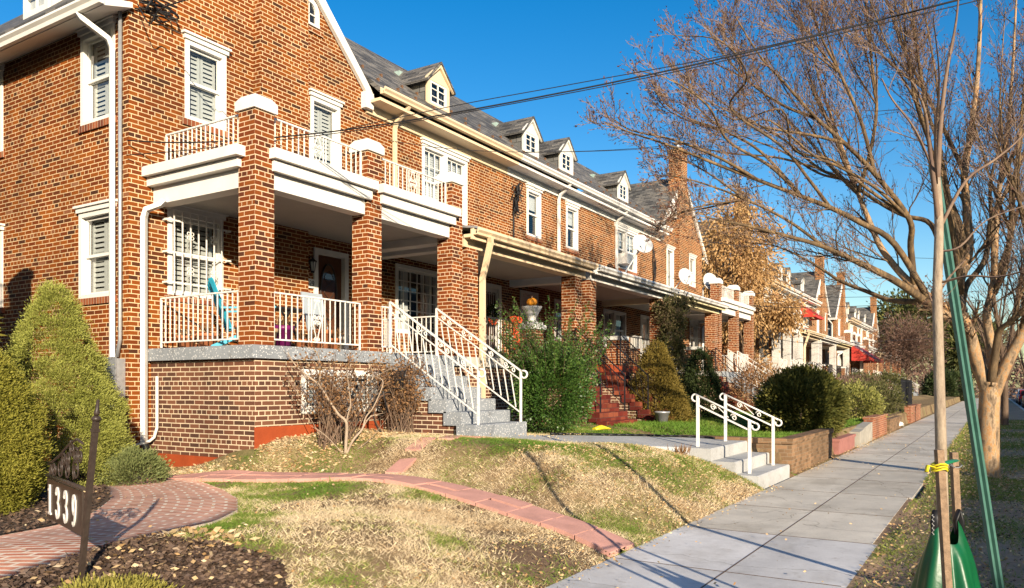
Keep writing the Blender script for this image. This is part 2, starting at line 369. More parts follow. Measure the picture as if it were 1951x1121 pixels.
MIR = None     # mirror plane for the handed twin of a house
class MB:
    def __init__(s): s.V = []; s.Fc = []; s.M = []; s.mi = 0; s.smooth = []
    def v(s, p):
        x, y, z = p
        if MIR is not None: x = 2 * MIR - x
        s.V.append((x, y, z)); return len(s.V) - 1
    def f(s, idx, sm=False):
        if MIR is not None: idx = tuple(reversed(idx))
        s.Fc.append(tuple(idx)); s.M.append(s.mi); s.smooth.append(sm)
    def poly(s, pts, sm=False): s.f([s.v(p) for p in pts], sm)
    def box(s, x0, x1, y0, y1, z0, z1):
        if x0 > x1: x0, x1 = x1, x0
        if y0 > y1: y0, y1 = y1, y0
        if z0 > z1: z0, z1 = z1, z0
        i = [s.v(p) for p in ((x0,y0,z0),(x1,y0,z0),(x1,y1,z0),(x0,y1,z0),(x0,y0,z1),(x1,y0,z1),(x1,y1,z1),(x0,y1,z1))]
        for q in ((3,2,1,0),(4,5,6,7),(0,1,5,4),(1,2,6,5),(2,3,7,6),(3,0,4,7)): s.f([i[k] for k in q])
    def extr(s, poly, fn, a0, a1):
        """poly: 2D points; fn(p,a) -> 3D"""
        n = len(poly)
        A = [s.v(fn(p, a0)) for p in poly]; B = [s.v(fn(p, a1)) for p in poly]
        s.f(A); s.f(B[::-1])
        for k in range(n):
            j = (k + 1) % n; s.f([A[j], A[k], B[k], B[j]])
    def prism_xz(s, poly, y0, y1): s.extr(poly, lambda p, a: (p[0], a, p[1]), y0, y1)
    def prism_yz(s, poly, x0, x1): s.extr(poly, lambda p, a: (a, p[0], p[1]), x0, x1)
    def prism_xy(s, poly, z0, z1): s.extr(poly, lambda p, a: (p[0], p[1], a), z0, z1)
    def tube(s, pts, r, n=6, sm=True, cap=True, ry=None, up=None):
        pts = [Vector(p) for p in pts]; m = len(pts)
        if not hasattr(r, '__len__'): r = [r] * m
        t0 = (pts[1] - pts[0]).normalized()
        ref = Vector(up) if up else (Vector((0, 0, 1)) if abs(t0.z) < .9 else Vector((1, 0, 0)))
        a = t0.cross(ref).normalized()
        rings = []
        for i, p in enumerate(pts):
            t = (pts[min(i + 1, m - 1)] - pts[max(i - 1, 0)]).normalized()
            a = (a - t * a.dot(t))
            a = a.normalized() if a.length > 1e-6 else t.orthogonal().normalized()
            bb = t.cross(a)
            off = math.pi / n if n == 4 else 0
            rings.append([s.v(p + a * (math.cos(2*math.pi*k/n+off) * r[i]) + bb * (math.sin(2*math.pi*k/n+off) * r[i] * (ry or 1))) for k in range(n)])
        for i in range(m - 1):
            for k in range(n):
                j = (k + 1) % n
                s.f([rings[i][k], rings[i][j], rings[i+1][j], rings[i+1][k]], sm and n > 4)
        if cap:
            s.f(rings[0][::-1]); s.f(rings[-1])
    def bar(s, p, q, w=.012): s.tube([p, q], w * .7071 * 2 / 2, 4, False)
    def lathe(s, prof, cx, cy, n=20, sm=True):
        rings = []
        for r, z in prof:
            rings.append([s.v((cx + r*math.cos(2*math.pi*k/n), cy + r*math.sin(2*math.pi*k/n), z)) for k in range(n)])
        for i in range(len(prof) - 1):
            for k in range(n):
                j = (k + 1) % n
                s.f([rings[i][k], rings[i][j], rings[i+1][j], rings[i+1][k]], sm)
        s.f(rings[0][::-1]); s.f(rings[-1])
    def build(s, name, mats, parent=None, uv=True):
        me = bpy.data.meshes.new(name)
        me.from_pydata(s.V, [], s.Fc)
        if isinstance(mats, str): mats = [mats]
        for m in mats: me.materials.append(MATS[m])
        me.polygons.foreach_set('material_index', s.M)
        me.polygons.foreach_set('use_smooth', s.smooth)
        if uv and len(s.Fc):
            ul = me.uv_layers.new(name='UVMap')
            nl = len(me.loops); vi = np.empty(nl, np.int32); me.loops.foreach_get('vertex_index', vi)
            co_ = np.array(s.V, np.float32)
            npz = len(me.polygons)
            nm = np.empty(npz * 3, np.float32); me.polygons.foreach_get('normal', nm); nm = nm.reshape(-1, 3)
            lt = np.empty(npz, np.int32); me.polygons.foreach_get('loop_total', lt)
            ln = np.repeat(nm, lt, axis=0); p = co_[vi]
            an = np.abs(ln)
            U = np.where(an[:, 0] > an[:, 1], p[:, 1], p[:, 0]); Vv = p[:, 2].copy()
            fl = an[:, 2] > .85
            U = np.where(fl, p[:, 0], U); Vv = np.where(fl, p[:, 1], Vv)
            sl = (an[:, 2] > .3) & (~fl)
            Vv = np.where(sl, p[:, 2] * 1.45, Vv)
            ul.data.foreach_set('uv', np.stack([U, Vv], 1).ravel())
        me.update()
        o = bpy.data.objects.new(name, me)
        return link(o, parent)

def arrays(name, V, nper, mat, parent=None):
    """V: (n*nper,3) loose polygons of nper corners"""
    V = np.ascontiguousarray(V, np.float32); nv = len(V); nf = nv // nper
    me = bpy.data.meshes.new(name)
    me.vertices.add(nv); me.vertices.foreach_set('co', V.ravel())
    me.loops.add(nv); me.loops.foreach_set('vertex_index', np.arange(nv, dtype=np.int32))
    me.polygons.add(nf)
    me.polygons.foreach_set('loop_start', np.arange(0, nv, nper, dtype=np.int32))
    me.polygons.foreach_set('loop_total', np.full(nf, nper, np.int32))
    me.materials.append(MATS[mat]); me.update(); me.validate()
    o = bpy.data.objects.new(name, me)
    return link(o, parent)
def unit(a): return a / np.maximum(np.linalg.norm(a, axis=1, keepdims=True), 1e-9)
def leaves(P, D, L, Wd, quad=True):
    """leaf shaped faces at P pointing along D"""
    n = len(P); D = unit(D)
    rnd = unit(rng.normal(size=(n, 3)))
    S = unit(np.cross(D, rnd))
    L = np.broadcast_to(np.asarray(L, float), (n,))[:, None]; Wd = np.broadcast_to(np.asarray(Wd, float), (n,))[:, None]
    if quad:
        a = P; b = P + D * L * .5 + S * Wd * .5; c = P + D * L; d = P + D * L * .5 - S * Wd * .5
        return np.stack([a, b, c, d], 1).reshape(-1, 3)
    return np.stack([P - S * Wd * .5, P + S * Wd * .5, P + D * L], 1).reshape(-1, 3)

# ------------------------------------------------------------------ terrain
def sstep(a, b, x):
    t = np.clip((np.asarray(x, float) - a) / (b - a), 0, 1); return t * t * (3 - 2 * t)
_nz = np.random.default_rng(3)
_ph = _nz.uniform(0, 6.28, (6, 2)); _fr = _nz.uniform(.5, 2.4, (6, 2))
def wob(x, y):
    z = 0
    for (p, q), (f, g) in zip(_ph, _fr): z = z + np.sin(x * f + p) * np.sin(y * g + q)
    return z * .012
def H(x, y):
    x = np.asarray(x, float); y = np.asarray(y, float)
    ra = 7.45 - 1.05 * sstep(6.9, 8.5, y)
    pl = .40 + .08 * sstep(5.8, 7, x) * sstep(5, 6.5, y) * (1 - sstep(8, 9.5, y)) + .30 * sstep(ra, ra + 1.1, x) * (1 - sstep(8.6, 10.4, y)) + .10 * sstep(7.6, 8.8, x) - .06 * sstep(8.8, 10, x) - .24 * sstep(10.2, 12.4, x) * (1 - .6 * sstep(5.2, 6.6, y)) + .06 * sstep(14.6, 14.7, x) - .06 * sstep(15, 20, x)
    pl = pl + .12 * sstep(7.9, 8.35, y) * sstep(6.78, 7.02, x) * (1 - .7 * sstep(8.5, 9.2, x)) * (1 - .75 * sstep(8.6, 9.8, y))
    w = 2.5 - .9 * sstep(8, 12, x)
    t = np.clip((y - 3.04) / w, 0, 1)
    g = np.sin(t * math.pi / 2)
    wall = sstep(14.64, 14.70, x)
    g2 = sstep(3.22, 3.32, y)
    g = g * (1 - wall) + g2 * wall
    z = pl * g
    z = z + wob(x, y) * np.where(y > 3.04, np.clip((y - 3.04), 0, 1), np.where((y < .9), .8, 0))
    z = np.where((y > 1.3) & (y < 3.04), -.014, z)
    z = np.where((y > 1.0) & (y <= 1.3), -.012, z)
    z = np.where(y < -1.75, -.16, z)
    z = np.where((x > 12.41) & (x < 14.59) & (y > .9) & (y < 4.30), -.1, z)
    return z
def Hf(x, y): return float(H(x, y))

def ribbon(name, Lp, Rp, mat, off=.02, nu=40, nv=6, skirt=.06, thick=None, smooth=True):
    """a sheet laid on the terrain between two edge lines"""
    def res(P):
        P = np.array(P, float); d = np.r_[0, np.cumsum(np.linalg.norm(np.diff(P, axis=0), axis=1))]
        t = np.linspace(0, d[-1], nu); return np.stack([np.interp(t, d, P[:, k]) for k in range(2)], 1)
    A, B = res(Lp), res(Rp)
    mb = MB(); idx = []
    for i in range(nu):
        row = []
        for k in range(nv):
            t = k / (nv - 1); x, y = A[i] * (1 - t) + B[i] * t
            row.append(mb.v((x, y, Hf(x, y) + off)))
        idx.append(row)
    for i in range(nu - 1):
        for k in range(nv - 1):
            mb.f([idx[i][k], idx[i+1][k], idx[i+1][k+1], idx[i][k+1]], smooth)
    ring = [r[0] for r in idx] + idx[-1][1:] + [r[-1] for r in idx[::-1]][1:] + idx[0][::-1][1:-1]
    low = [mb.v((mb.V[q][0], mb.V[q][1], mb.V[q][2] - skirt)) for q in ring]
    for k in range(len(ring)):
        j = (k + 1) % len(ring); mb.f([ring[k], ring[j], low[j], low[k]])
    return mb, idx, A, B

def inpoly(P, poly):
    x, y = P[:, 0], P[:, 1]; ins = np.zeros(len(P), bool); n = len(poly)
    for i in range(n):
        x1, y1 = poly[i]; x2, y2 = poly[(i + 1) % n]
        cnd = (y1 > y) != (y2 > y)
        with np.errstate(divide='ignore', invalid='ignore'):
            xi = (x2 - x1) * (y - y1) / (y2 - y1 + 1e-12) + x1
        ins ^= cnd & (x < xi)
    return ins

# ground sheet
xs = np.unique(np.round(np.r_[np.arange(-400, -12, 40), np.arange(-12, 0, .8), np.arange(0, 15, .13), np.arange(15, 40, .5), 12.40, 12.42, 14.58, 14.60, np.arange(40, 120, 4), np.arange(120, 2600, 120)], 3))
ys = np.unique(np.round(np.r_[np.arange(-900, -40, 60), np.arange(-40, -2, 3), np.arange(-2, 11.2, .13), .9, .88, 3.04, 3.06, 3.22, 3.32, np.arange(11.2, 40, 2), 4.29, 4.31, np.arange(40, 900, 60)], 3))
X, Y = np.meshgrid(xs, ys, indexing='ij')
Z = H(X, Y)
nx, ny = X.shape
mb = MB()
mb.V = [tuple(p) for p in np.stack([X, Y, Z], -1).reshape(-1, 3)]
I = np.arange(nx * ny).reshape(nx, ny)
q = np.stack([I[:-1, :-1], I[1:, :-1], I[1:, 1:], I[:-1, 1:]], -1).reshape(-1, 4)
mb.Fc = [tuple(int(k) for k in r_) for r_ in q]; mb.M = [0] * len(mb.Fc); mb.smooth = [True] * len(mb.Fc)
tag(mb.build('ground', 'soil'), kind='structure')

# road and kerb
mb = MB(); mb.box(-400, 1500, -10.5, -1.9, -.3, -.12); tag(mb.build('road', 'asphalt'), kind='structure')
mb = MB()
for k in range(-10, 60):
    mb.box(k * 3, k * 3 + 2.985, -1.9, -1.72, -.3, .02)
tag(mb.build('kerb', 'concrete_old'), kind='structure')
# sidewalk slabs, laid with open joints
mb = MB()
random.seed(4)
x = -10.95
k = 0
while x < 130:
    wdt = 1.96 if x < 40 else 6
    new = x < 8.6
    for (y0, y1) in ((1.0, 1.974), (1.986, 3.04)):
        mb.mi = 0 if new else 1
        yy0 = y0 if new or y0 > 1.5 else (1.05 if x < 12 else 1.0)
        dz = 0
        mb.box(x, x + wdt - .012, yy0, y1, -.12, .0 + dz)
    x += wdt
    k += 1
mb.mi = 2
x = -10.95 + 1.96
while x < 130:
    wdt = 1.96 if x < 40 else 6
    mb.box(x - .012, x - .002, 1.04, 3.036, -.1, .003)
    x += wdt
mb.box(-10.9, 130, 1.9775, 1.9825, -.1, .0045)
tag(mb.build('sidewalk', ['concrete_new', 'concrete_old', 'mulch']), kind='structure')

# paver path (pink concrete flags) along the lot line
pL = [(6.66, 3.05), (6.78, 3.7), (6.88, 4.6), (6.93, 5.4), (6.85, 6.2), (6.58, 7.2), (6.18, 8.2), (5.95, 9.3)]
pR = [(7.24, 3.05), (7.33, 3.7), (7.42, 4.6), (7.46, 5.4), (7.36, 6.2), (7.06, 7.2), (6.64, 8.2), (6.42, 9.3)]
mbp = MB()
def flags(Lp, Rp, n, mat):
    mb = MB()
    P0 = np.array(Lp); P1 = np.array(Rp)
    d = np.r_[0, np.cumsum(np.linalg.norm(np.diff(P0, axis=0), axis=1))]
    t = np.linspace(0, d[-1], n * 5 + 1)
    A = np.stack([np.interp(t, d, P0[:, k]) for k in range(2)], 1); B = np.stack([np.interp(t, d, P1[:, k]) for k in range(2)], 1)
    rr = random.Random(2)
    for i in range(n):
        for half in (0, 1):
            sh = .5 + rr.uniform(-.12, .12)
            h0 = rr.uniform(.035, .05)
            rows = []
            for j in range(6):
                q = i * 5 + j
                e = .045 if j == 0 else (-.045 if j == 5 else 0)
                a = A[q] + (A[min(q + 1, len(A) - 1)] - A[max(q - 1, 0)]) * e * 1.2
                b = B[q] + (B[min(q + 1, len(A) - 1)] - B[max(q - 1, 0)]) * e * 1.2
                t0, t1 = ((0, sh - .006) if half == 0 else (sh + .006, 1))
                row = []
                for tt in (t0, (t0 + t1) / 2, t1):
                    p = a * (1 - tt) + b * tt
                    row.append((p[0], p[1], Hf(p[0], p[1]) + h0))
                rows.append(row)
            ids = [[mb.v(p) for p in r_] for r_ in rows]
            for j in range(5):
                for k in range(2): mb.f([ids[j][k], ids[j][k+1], ids[j+1][k+1], ids[j+1][k]])
            ring = [r_[0] for r_ in ids] + ids[-1][1:] + [r_[-1] for r_ in ids[::-1]][1:] + ids[0][::-1][1:-1]
            low = [mb.v((mb.V[q][0], mb.V[q][1], mb.V[q][2] - .18)) for q in ring]
            for k in range(len(ring)):
                j = (k + 1) % len(ring); mb.f([ring[j], ring[k], low[k], low[j]])
    return mb
tag(flags(pL, pR, 15, 'pink_concrete').build('paver_path', 'pink_concrete'), kind='structure')
# brick path with a sweeping bend, to the neighbour's side
bO = [(-1.2, 4.3), (1.2, 4.75), (2.6, 5.25), (3.6, 5.55), (4.4, 5.85), (5.05, 6.3), (5.48, 6.85), (5.80, 7.5), (6.0, 8.1), (6.1, 8.75), (6.14, 9.3)]
bI = [(-1.2, 5.5), (1.2, 5.95), (2.2, 6.25), (2.9, 6.5), (3.6, 6.85), (4.2, 7.3), (4.65, 7.8), (4.95, 8.3), (5.15, 8.75), (5.25, 9.1), (5.3, 9.4)]
mb, idx, A, B = ribbon('brick_path', bO, bI, 'brick_paving', .03, 70, 8, .12)
o = mb.build('brick_path', ['brick_paving'], uv=False)
me = o.data
ul = me.uv_layers.new(name='UVMap')
dl = np.r_[0, np.cumsum(np.linalg.norm(np.diff((A + B) / 2, axis=0), axis=1))]
uvv = np.zeros((len(me.vertices), 2))
for i in range(70):
    for k in range(8): uvv[idx[i][k]] = (k / 7 * 1.2 , dl[i] * 1.0)
for v in range(70 * 8, len(me.vertices)):
    uvv[v] = uvv[0]
vi = np.empty(len(me.loops), np.int32); me.loops.foreach_get('vertex_index', vi)
ul.data.foreach_set('uv', uvv[vi].ravel())
tag(o, kind='structure')
# stepping stones
for k, (x, y, a) in enumerate([(7.75, 6.5, .2), (8.35, 6.65, .1), (8.75, 6.45, .3), (9.2, 6.3, .0)]):
    mb = MB()
    hw, hl = .12, .2
    pts = []
    for px, py in ((-hl, -hw), (hl, -hw), (hl, hw), (-hl, hw)):
        pts.append((x + px * math.cos(a) - py * math.sin(a), y + px * math.sin(a) + py * math.cos(a)))
    top = [mb.v((p[0], p[1], Hf(*p) + .03)) for p in pts]; low = [mb.v((p[0], p[1], Hf(*p) - .05)) for p in pts]
    mb.f(top)
    for j in range(4): mb.f([top[(j+1) % 4], top[j], low[j], low[(j+1) % 4]])
    lab = ['pink stepping stone in the lawn nearest the paver path', 'pink stepping stone in the lawn, second from the paver path', 'pink stepping stone in the lawn, third from the paver path', 'pink stepping stone in the lawn nearest the grey porch steps'][k]
    tag(mb.build('stepping_stone', 'pink_concrete'), lab, 'stepping stone', 'pink stepping stones across the lawn')
# front walk from the porch steps to the sidewalk steps
wL = [(9.55, 6.40), (10.2, 5.85), (11.2, 5.15), (12.2, 4.55), (12.40, 4.27)]
wR = [(11.15, 6.62), (12.2, 6.3), (13.6, 5.6), (14.5, 4.9), (14.62, 4.27)]
def walkz(t): return .80 - .20 * t
mb = MB()
n = 24
def rs(P, n):
    P = np.array(P, float); d = np.r_[0, np.cumsum(np.linalg.norm(np.diff(P, axis=0), axis=1))]
    t = np.linspace(0, d[-1], n); return np.stack([np.interp(t, d, P[:, k]) for k in range(2)], 1)
A, B = rs(wL, n), rs(wR, n)
tops = [[mb.v((*(A[i]), walkz(i / (n - 1)))), mb.v((*(B[i]), walkz(i / (n - 1))))] for i in range(n)]
lows = [[mb.v((*(A[i]), walkz(i / (n - 1)) - .35)), mb.v((*(B[i]), walkz(i / (n - 1)) - .35))] for i in range(n)]
for i in range(n - 1):
    mb.f([tops[i][0], tops[i+1][0], tops[i+1][1], tops[i][1]])
    mb.f([tops[i+1][0], tops[i][0], lows[i][0], lows[i+1][0]]); mb.f([tops[i][1], tops[i+1][1], lows[i+1][1], lows[i][1]])
mb.f([tops[-1][0], lows[-1][0], lows[-1][1], tops[-1][1]]); mb.f([tops[0][1], lows[0][1], lows[0][0], tops[0][0]])
tag(mb.build('front_walk', 'concrete_step'), kind='structure')
walkpoly = [tuple(p) for p in A] + [tuple(p) for p in B[::-1]]
# dark edging strip along the far side of the walk
mb = MB()
for i in range(3, n - 2):
    a, b = B[i], B[i + 1]
    mb.tube([(a[0] + .05, a[1] + .06, walkz(i / (n - 1)) + .02), (b[0] + .05, b[1] + .06, walkz((i + 1) / (n - 1)) + .02)], .022, 5)
tag(mb.build('lawn_edging', 'black_plastic'), 'dark edging strip between the concrete walk and green lawn', 'edging')

# ------------------------------------------------------------------ house pieces
YF = 10.74          # facade plane
def wall_Y(mb, x0, x1, z0, z1, y, holes, dep=.14):
    X_ = sorted({x0, x1, *[h[0] for h in holes], *[h[1] for h in holes]}); Z_ = sorted({z0, z1, *[h[2] for h in holes], *[h[3] for h in holes]})
    for i in range(len(X_) - 1):
        for j in range(len(Z_) - 1):
            cx, cz = (X_[i] + X_[i+1]) / 2, (Z_[j] + Z_[j+1]) / 2
            if any(h[0] < cx < h[1] and h[2] < cz < h[3] for h in holes): continue
            mb.poly([(X_[i], y, Z_[j]), (X_[i+1], y, Z_[j]), (X_[i+1], y, Z_[j+1]), (X_[i], y, Z_[j+1])])
    for a, b, c, d in holes:
        mb.poly([(a, y, c), (a, y, d), (a, y + dep, d), (a, y + dep, c)]); mb.poly([(b, y, d), (b, y, c), (b, y + dep, c), (b, y + dep, d)])
        mb.poly([(a, y, d), (b, y, d), (b, y + dep, d), (a, y + dep, d)]); mb.poly([(b, y, c), (a, y, c), (a, y + dep, c), (b, y + dep, c)])
def wall_X(mb, y0, y1, z0, z1, x, holes, dep=.14):
    Y_ = sorted({y0, y1, *[h[0] for h in holes], *[h[1] for h in holes]}); Z_ = sorted({z0, z1, *[h[2] for h in holes], *[h[3] for h in holes]})
    for i in range(len(Y_) - 1):
        for j in range(len(Z_) - 1):
            cy, cz = (Y_[i] + Y_[i+1]) / 2, (Z_[j] + Z_[j+1]) / 2
            if any(h[0] < cy < h[1] and h[2] < cz < h[3] for h in holes): continue
            mb.poly([(x, Y_[i+1], Z_[j]), (x, Y_[i], Z_[j]), (x, Y_[i], Z_[j+1]), (x, Y_[i+1], Z_[j+1])])
    for a, b, c, d in holes:
        mb.poly([(x, a, d), (x, a, c), (x + dep, a, c), (x + dep, a, d)]); mb.poly([(x, b, c), (x, b, d), (x + dep, b, d), (x + dep, b, c)])
        mb.poly([(x, b, d), (x, a, d), (x + dep, a, d), (x + dep, b, d)]); mb.poly([(x, a, c), (x, b, c), (x + dep, b, c), (x + dep, a, c)])

class LB:
    """boxes in a wall's own frame: a along the wall, dp into it, z up"""
    def __init__(s, axis, plane): s.mb = MB(); s.ax = axis; s.p = plane
    def box(s, a0, a1, d0, d1, z0, z1):
        if s.ax == 'Y': s.mb.box(a0, a1, s.p + d0, s.p + d1, z0, z1)
        else: s.mb.box(s.p + d0, s.p + d1, a0, a1, z0, z1)
    def pt(s, a, d, z): return (a, s.p + d, z) if s.ax == 'Y' else (s.p + d, a, z)
    def quad(s, a0, a1, d, z0, z1):
        pts = [s.pt(a0, d, z0), s.pt(a1, d, z0), s.pt(a1, d, z1), s.pt(a0, d, z1)]
        if s.ax == 'X': pts = pts[::-1]
        s.mb.poly(pts)

def window(parent, ax, plane, a0, a1, z0, z1, inside='shutter', trim='white_paint', grid=None, lites=1, crown=True, sill='brick_soldier', bars=False, name='window', hung=True):
    """double hung window: casing (the window itself) with sash, pane, blind and sill"""
    tw = .075
    L = LB(ax, plane)
    L.box(a0, a0 + tw, -.025, .13, z0, z1); L.box(a1 - tw, a1, -.025, .13, z0, z1)
    L.box(a0 + tw, a1 - tw, -.025, .13, z1 - tw, z1); L.box(a0 + tw, a1 - tw, -.03, .13, z0, z0 + .055)
    if crown:
        L.box(a0 - .03, a1 + .03, -.055, .02, z1, z1 + .07); L.box(a0 - .06, a1 + .06, -.085, .02, z1 + .07, z1 + .105)
    wn = L.mb.build(name, trim, parent)
    A0, A1, Z0, Z1 = a0 + tw, a1 - tw, z0 + .055, z1 - tw
    S = LB(ax, plane); G = LB(ax, plane); I_ = LB(ax, plane)
    lw = (A1 - A0) / lites
    zm = (Z0 + Z1) / 2
    for k in range(lites):
        l0, l1 = A0 + k * lw, A0 + (k + 1) * lw
        if lites > 1 and k: S.box(l0 - .07, l0 + .07, -.02, .13, Z0, Z1)
        if k: l0 += .07
        if k < lites - 1: l1 -= .07
        parts = ((Z0, zm + .02, .075), (zm - .02, Z1, .045)) if hung else ((Z0, Z1, .06),)
        for (s0, s1, dp) in parts:
            fw = .045
            S.box(l0, l0 + fw, dp, dp + .03, s0, s1); S.box(l1 - fw, l1, dp, dp + .03, s0, s1)
            S.box(l0 + fw, l1 - fw, dp, dp + .03, s0, s0 + fw); S.box(l0 + fw, l1 - fw, dp, dp + .03, s1 - fw, s1)
            G.quad(l0 + fw, l1 - fw, dp + .016, s0 + fw, s1 - fw)
            if grid:
                gx, gz = grid
                for i in range(1, gx):
                    xx = l0 + fw + (l1 - l0 - 2 * fw) * i / gx; S.box(xx - .009, xx + .009, dp + .004, dp + .026, s0 + fw, s1 - fw)
                for i in range(1, gz):
                    zz = s0 + fw + (s1 - s0 - 2 * fw) * i / gz; S.box(l0 + fw, l1 - fw, dp + .005, dp + .025, zz - .009, zz + .009)
        I_.mb.mi = 0
        if inside == 'shutter':
            mid = (l0 + l1) / 2
            for (p0, p1) in ((l0 + .02, mid - .008), (mid + .008, l1 - .02)):
                for (s0, s1) in ((Z0, zm - .02), (zm + .02, Z1)):
                    I_.box(p0, p0 + .045, .14, .165, s0, s1); I_.box(p1 - .045, p1, .14, .165, s0, s1)
                    I_.box(p0 + .045, p1 - .045, .14, .165, s0, s0 + .05); I_.box(p0 + .045, p1 - .045, .14, .165, s1 - .05, s1)
                    n = max(3, int((s1 - s0 - .1) / .068))
                    for i in range(n):
                        zz = s0 + .05 + (s1 - s0 - .1) * (i + .5) / n
                        I_.mb.poly([I_.pt(p0 + .045, .142, zz - .034), I_.pt(p1 - .045, .142, zz - .034), I_.pt(p1 - .045, .166, zz + .026), I_.pt(p0 + .045, .166, zz + .026)])
                        I_.mb.poly([I_.pt(p0 + .045, .170, zz + .024), I_.pt(p1 - .045, .170, zz + .024), I_.pt(p1 - .045, .146, zz - .026), I_.pt(p0 + .045, .146, zz - .026)])
        elif inside == 'blind':
            zb = Z0 + (Z1 - Z0) * .12
            n = int((Z1 - zb) / .05)
            for i in range(n):
                zz = zb + (Z1 - zb) * (i + .5) / n; I_.box(l0 + .01, l1 - .01, .14, .146, zz - .022, zz + .022)
        elif inside == 'halfblind':
            I_.box(l0 + .01, l1 - .01, .14, .146, Z0 + (Z1 - Z0) * .62, Z1)
            I_.box(l0 + .01, l0 + .12, .16, .18, Z0, Z1)
        elif inside == 'curtain':
            n = 12
            for i in range(n):
                p0 = l0 + (l1 - l0) * i / n
                if .35 < (i + .5) / n < .6: continue
                I_.box(p0, p0 + (l1 - l0) / n * .8, .15 + .02 * (i % 2), .17 + .02 * (i % 2), Z0, Z1)
        I_.mb.mi = 1
        I_.quad(l0 - .02, l1 + .02, .34, Z0 - .05, Z1 + .05)
    S.mb.build('sash', trim, wn); G.mb.build('pane', 'window_glass', wn, uv=False)
    I_.mb.build({'shutter': 'shutter', 'blind': 'blind', 'curtain': 'curtain', 'halfblind': 'blind'}.get(inside, 'room'), ['shutter_white' if inside == 'shutter' else 'blind_white', 'dark_interior'], wn)
    if sill:
        K = LB(ax, plane); K.box(a0 - .05, a1 + .05, -.035, .14, z0 - .10, z0); K.mb.build('sill', sill, wn)
    if bars:
        K = LB(ax, plane)
        n = 7
        for i in range(n):
            xx = a0 + (a1 - a0) * (i + .25) / n
            K.box(xx - .008, xx + .008, -.13, -.114, z0 + .02, z1 - .02)
        for zz in (z0 + .18, zm, z1 - .18):
            K.box(a0 - .07, a1 + .07, -.112, -.098, zz - .012, zz + .012)
            for xx in (a0 - .07, a1 + .07): K.box(xx - .015, xx + .015, -.11, 0, zz - .015, zz + .015)
        for xx in (a0 + (a1 - a0) * .32, a0 + (a1 - a0) * .75):
            for zz in (z0 + .38, z1 - .38):
                for ss in (-1, 1):
                    for tt in (-1, 1):
                        cx, cz = xx + ss * .032, zz + tt * .032
                        pts = [K.pt(cx + .026 * math.cos(w), -.122, cz + .026 * math.sin(w)) for w in np.linspace(0, 2 * math.pi, 9)]
                        K.mb.tube(pts, .0075, 5, cap=False)
        K.mb.build('security_bars', 'white_iron', wn)
    return wn

def door(parent, a0, a1, z0, z1, plane=YF, slab='door_wood', style='oval', trim='white_paint'):
    L = LB('Y', plane); tw = .1
    L.box(a0 - tw, a0, -.03, .12, z0, z1 + tw); L.box(a1, a1 + tw, -.03, .12, z0, z1 + tw); L.box(a0, a1, -.03, .12, z1, z1 + tw)
    S = LB('Y', plane)
    S.box(a0, a1, .07, .12, z0, z1)
    cx = (a0 + a1) / 2; w = a1 - a0
    if style == 'oval':
        for (p0, p1) in ((a0 + .1, cx - .05), (cx + .05, a1 - .1)): S.box(p0, p1, .058, .07, z0 + .15, z0 + .6)
    d = S.mb.build('door', slab, parent)
    L.mb.build('door_frame', trim, d)
    if style == 'oval':
        G = MB(); n = 20
        G.poly([(cx + .2 * math.cos(t), plane + .055, z0 + 1.25 + .52 * math.sin(t)) for t in np.linspace(0, 2 * math.pi, n, endpoint=False)])
        G.build('oval_glass', 'window_glass', d, uv=False)
        K = MB(); K.tube([(cx + .21 * math.cos(t), plane + .055, z0 + 1.25 + .53 * math.sin(t)) for t in np.linspace(0, 2 * math.pi, 25)], .016, 6, cap=False)
        for sg in (-1, 1):
            K.tube([(cx + sg * .12 * math.sin(t * 3), plane + .05, z0 + .85 + .8 * t / math.pi) for t in np.linspace(0, math.pi, 20)], .007, 4, cap=False)
        K.build('oval_rim', 'bronze_paint', d)
    elif style == 'storm':
        K = LB('Y', plane)
        for i in range(7):
            xx = a0 + .1 + (w - .2) * i / 6; K.box(xx - .006, xx + .006, .02, .03, z0 + .2, z1 - .1)
        for i in range(5):
            zz = z0 + .3 + i * .38
            for j in range(3):
                cxx = a0 + .2 + j * (w - .4) / 2
                K.mb.tube([(cxx + .06 * math.cos(t), plane + .022, zz + .06 * math.sin(t)) for t in np.linspace(0, 2 * math.pi, 9)], .006, 4, cap=False)
        K.box(a0, a0 + .08, .01, .04, z0, z1); K.box(a1 - .08, a1, .01, .04, z0, z1); K.box(a0, a1, .01, .04, z1 - .1, z1); K.box(a0, a1, .01, .04, z0, z0 + .2)
        K.mb.build('storm_door', trim, d)
    else:
        G = LB('Y', plane); G.quad(a0 + .18, a1 - .18, .068, z0 + 1.0, z1 - .15); G.mb.build('glass', 'window_glass', d, uv=False)
    K = MB(); K.tube([(a0 + .07, plane + .07, z0 + 1.0), (a0 + .07, plane + .02, z0 + 1.0)], .028, 8); K.build('handle', 'galvanised', d)
    return d

def scroll(mb, c, ax, r, turns=1.4, start=0, sgn=1, w=.007, n=18):
    """spiral in the plane of ax (horizontal unit vector) and z"""
    ax = Vector(ax)
    pts = []
    for i in range(n + 1):
        t = i / n; a = start + sgn * turns * 2 * math.pi * t; rr = r * (1 - .78 * t)
        pts.append(Vector(c) + ax * (rr * math.cos(a)) + Vector((0, 0, rr * math.sin(a))))
    mb.tube(pts, w, 5)

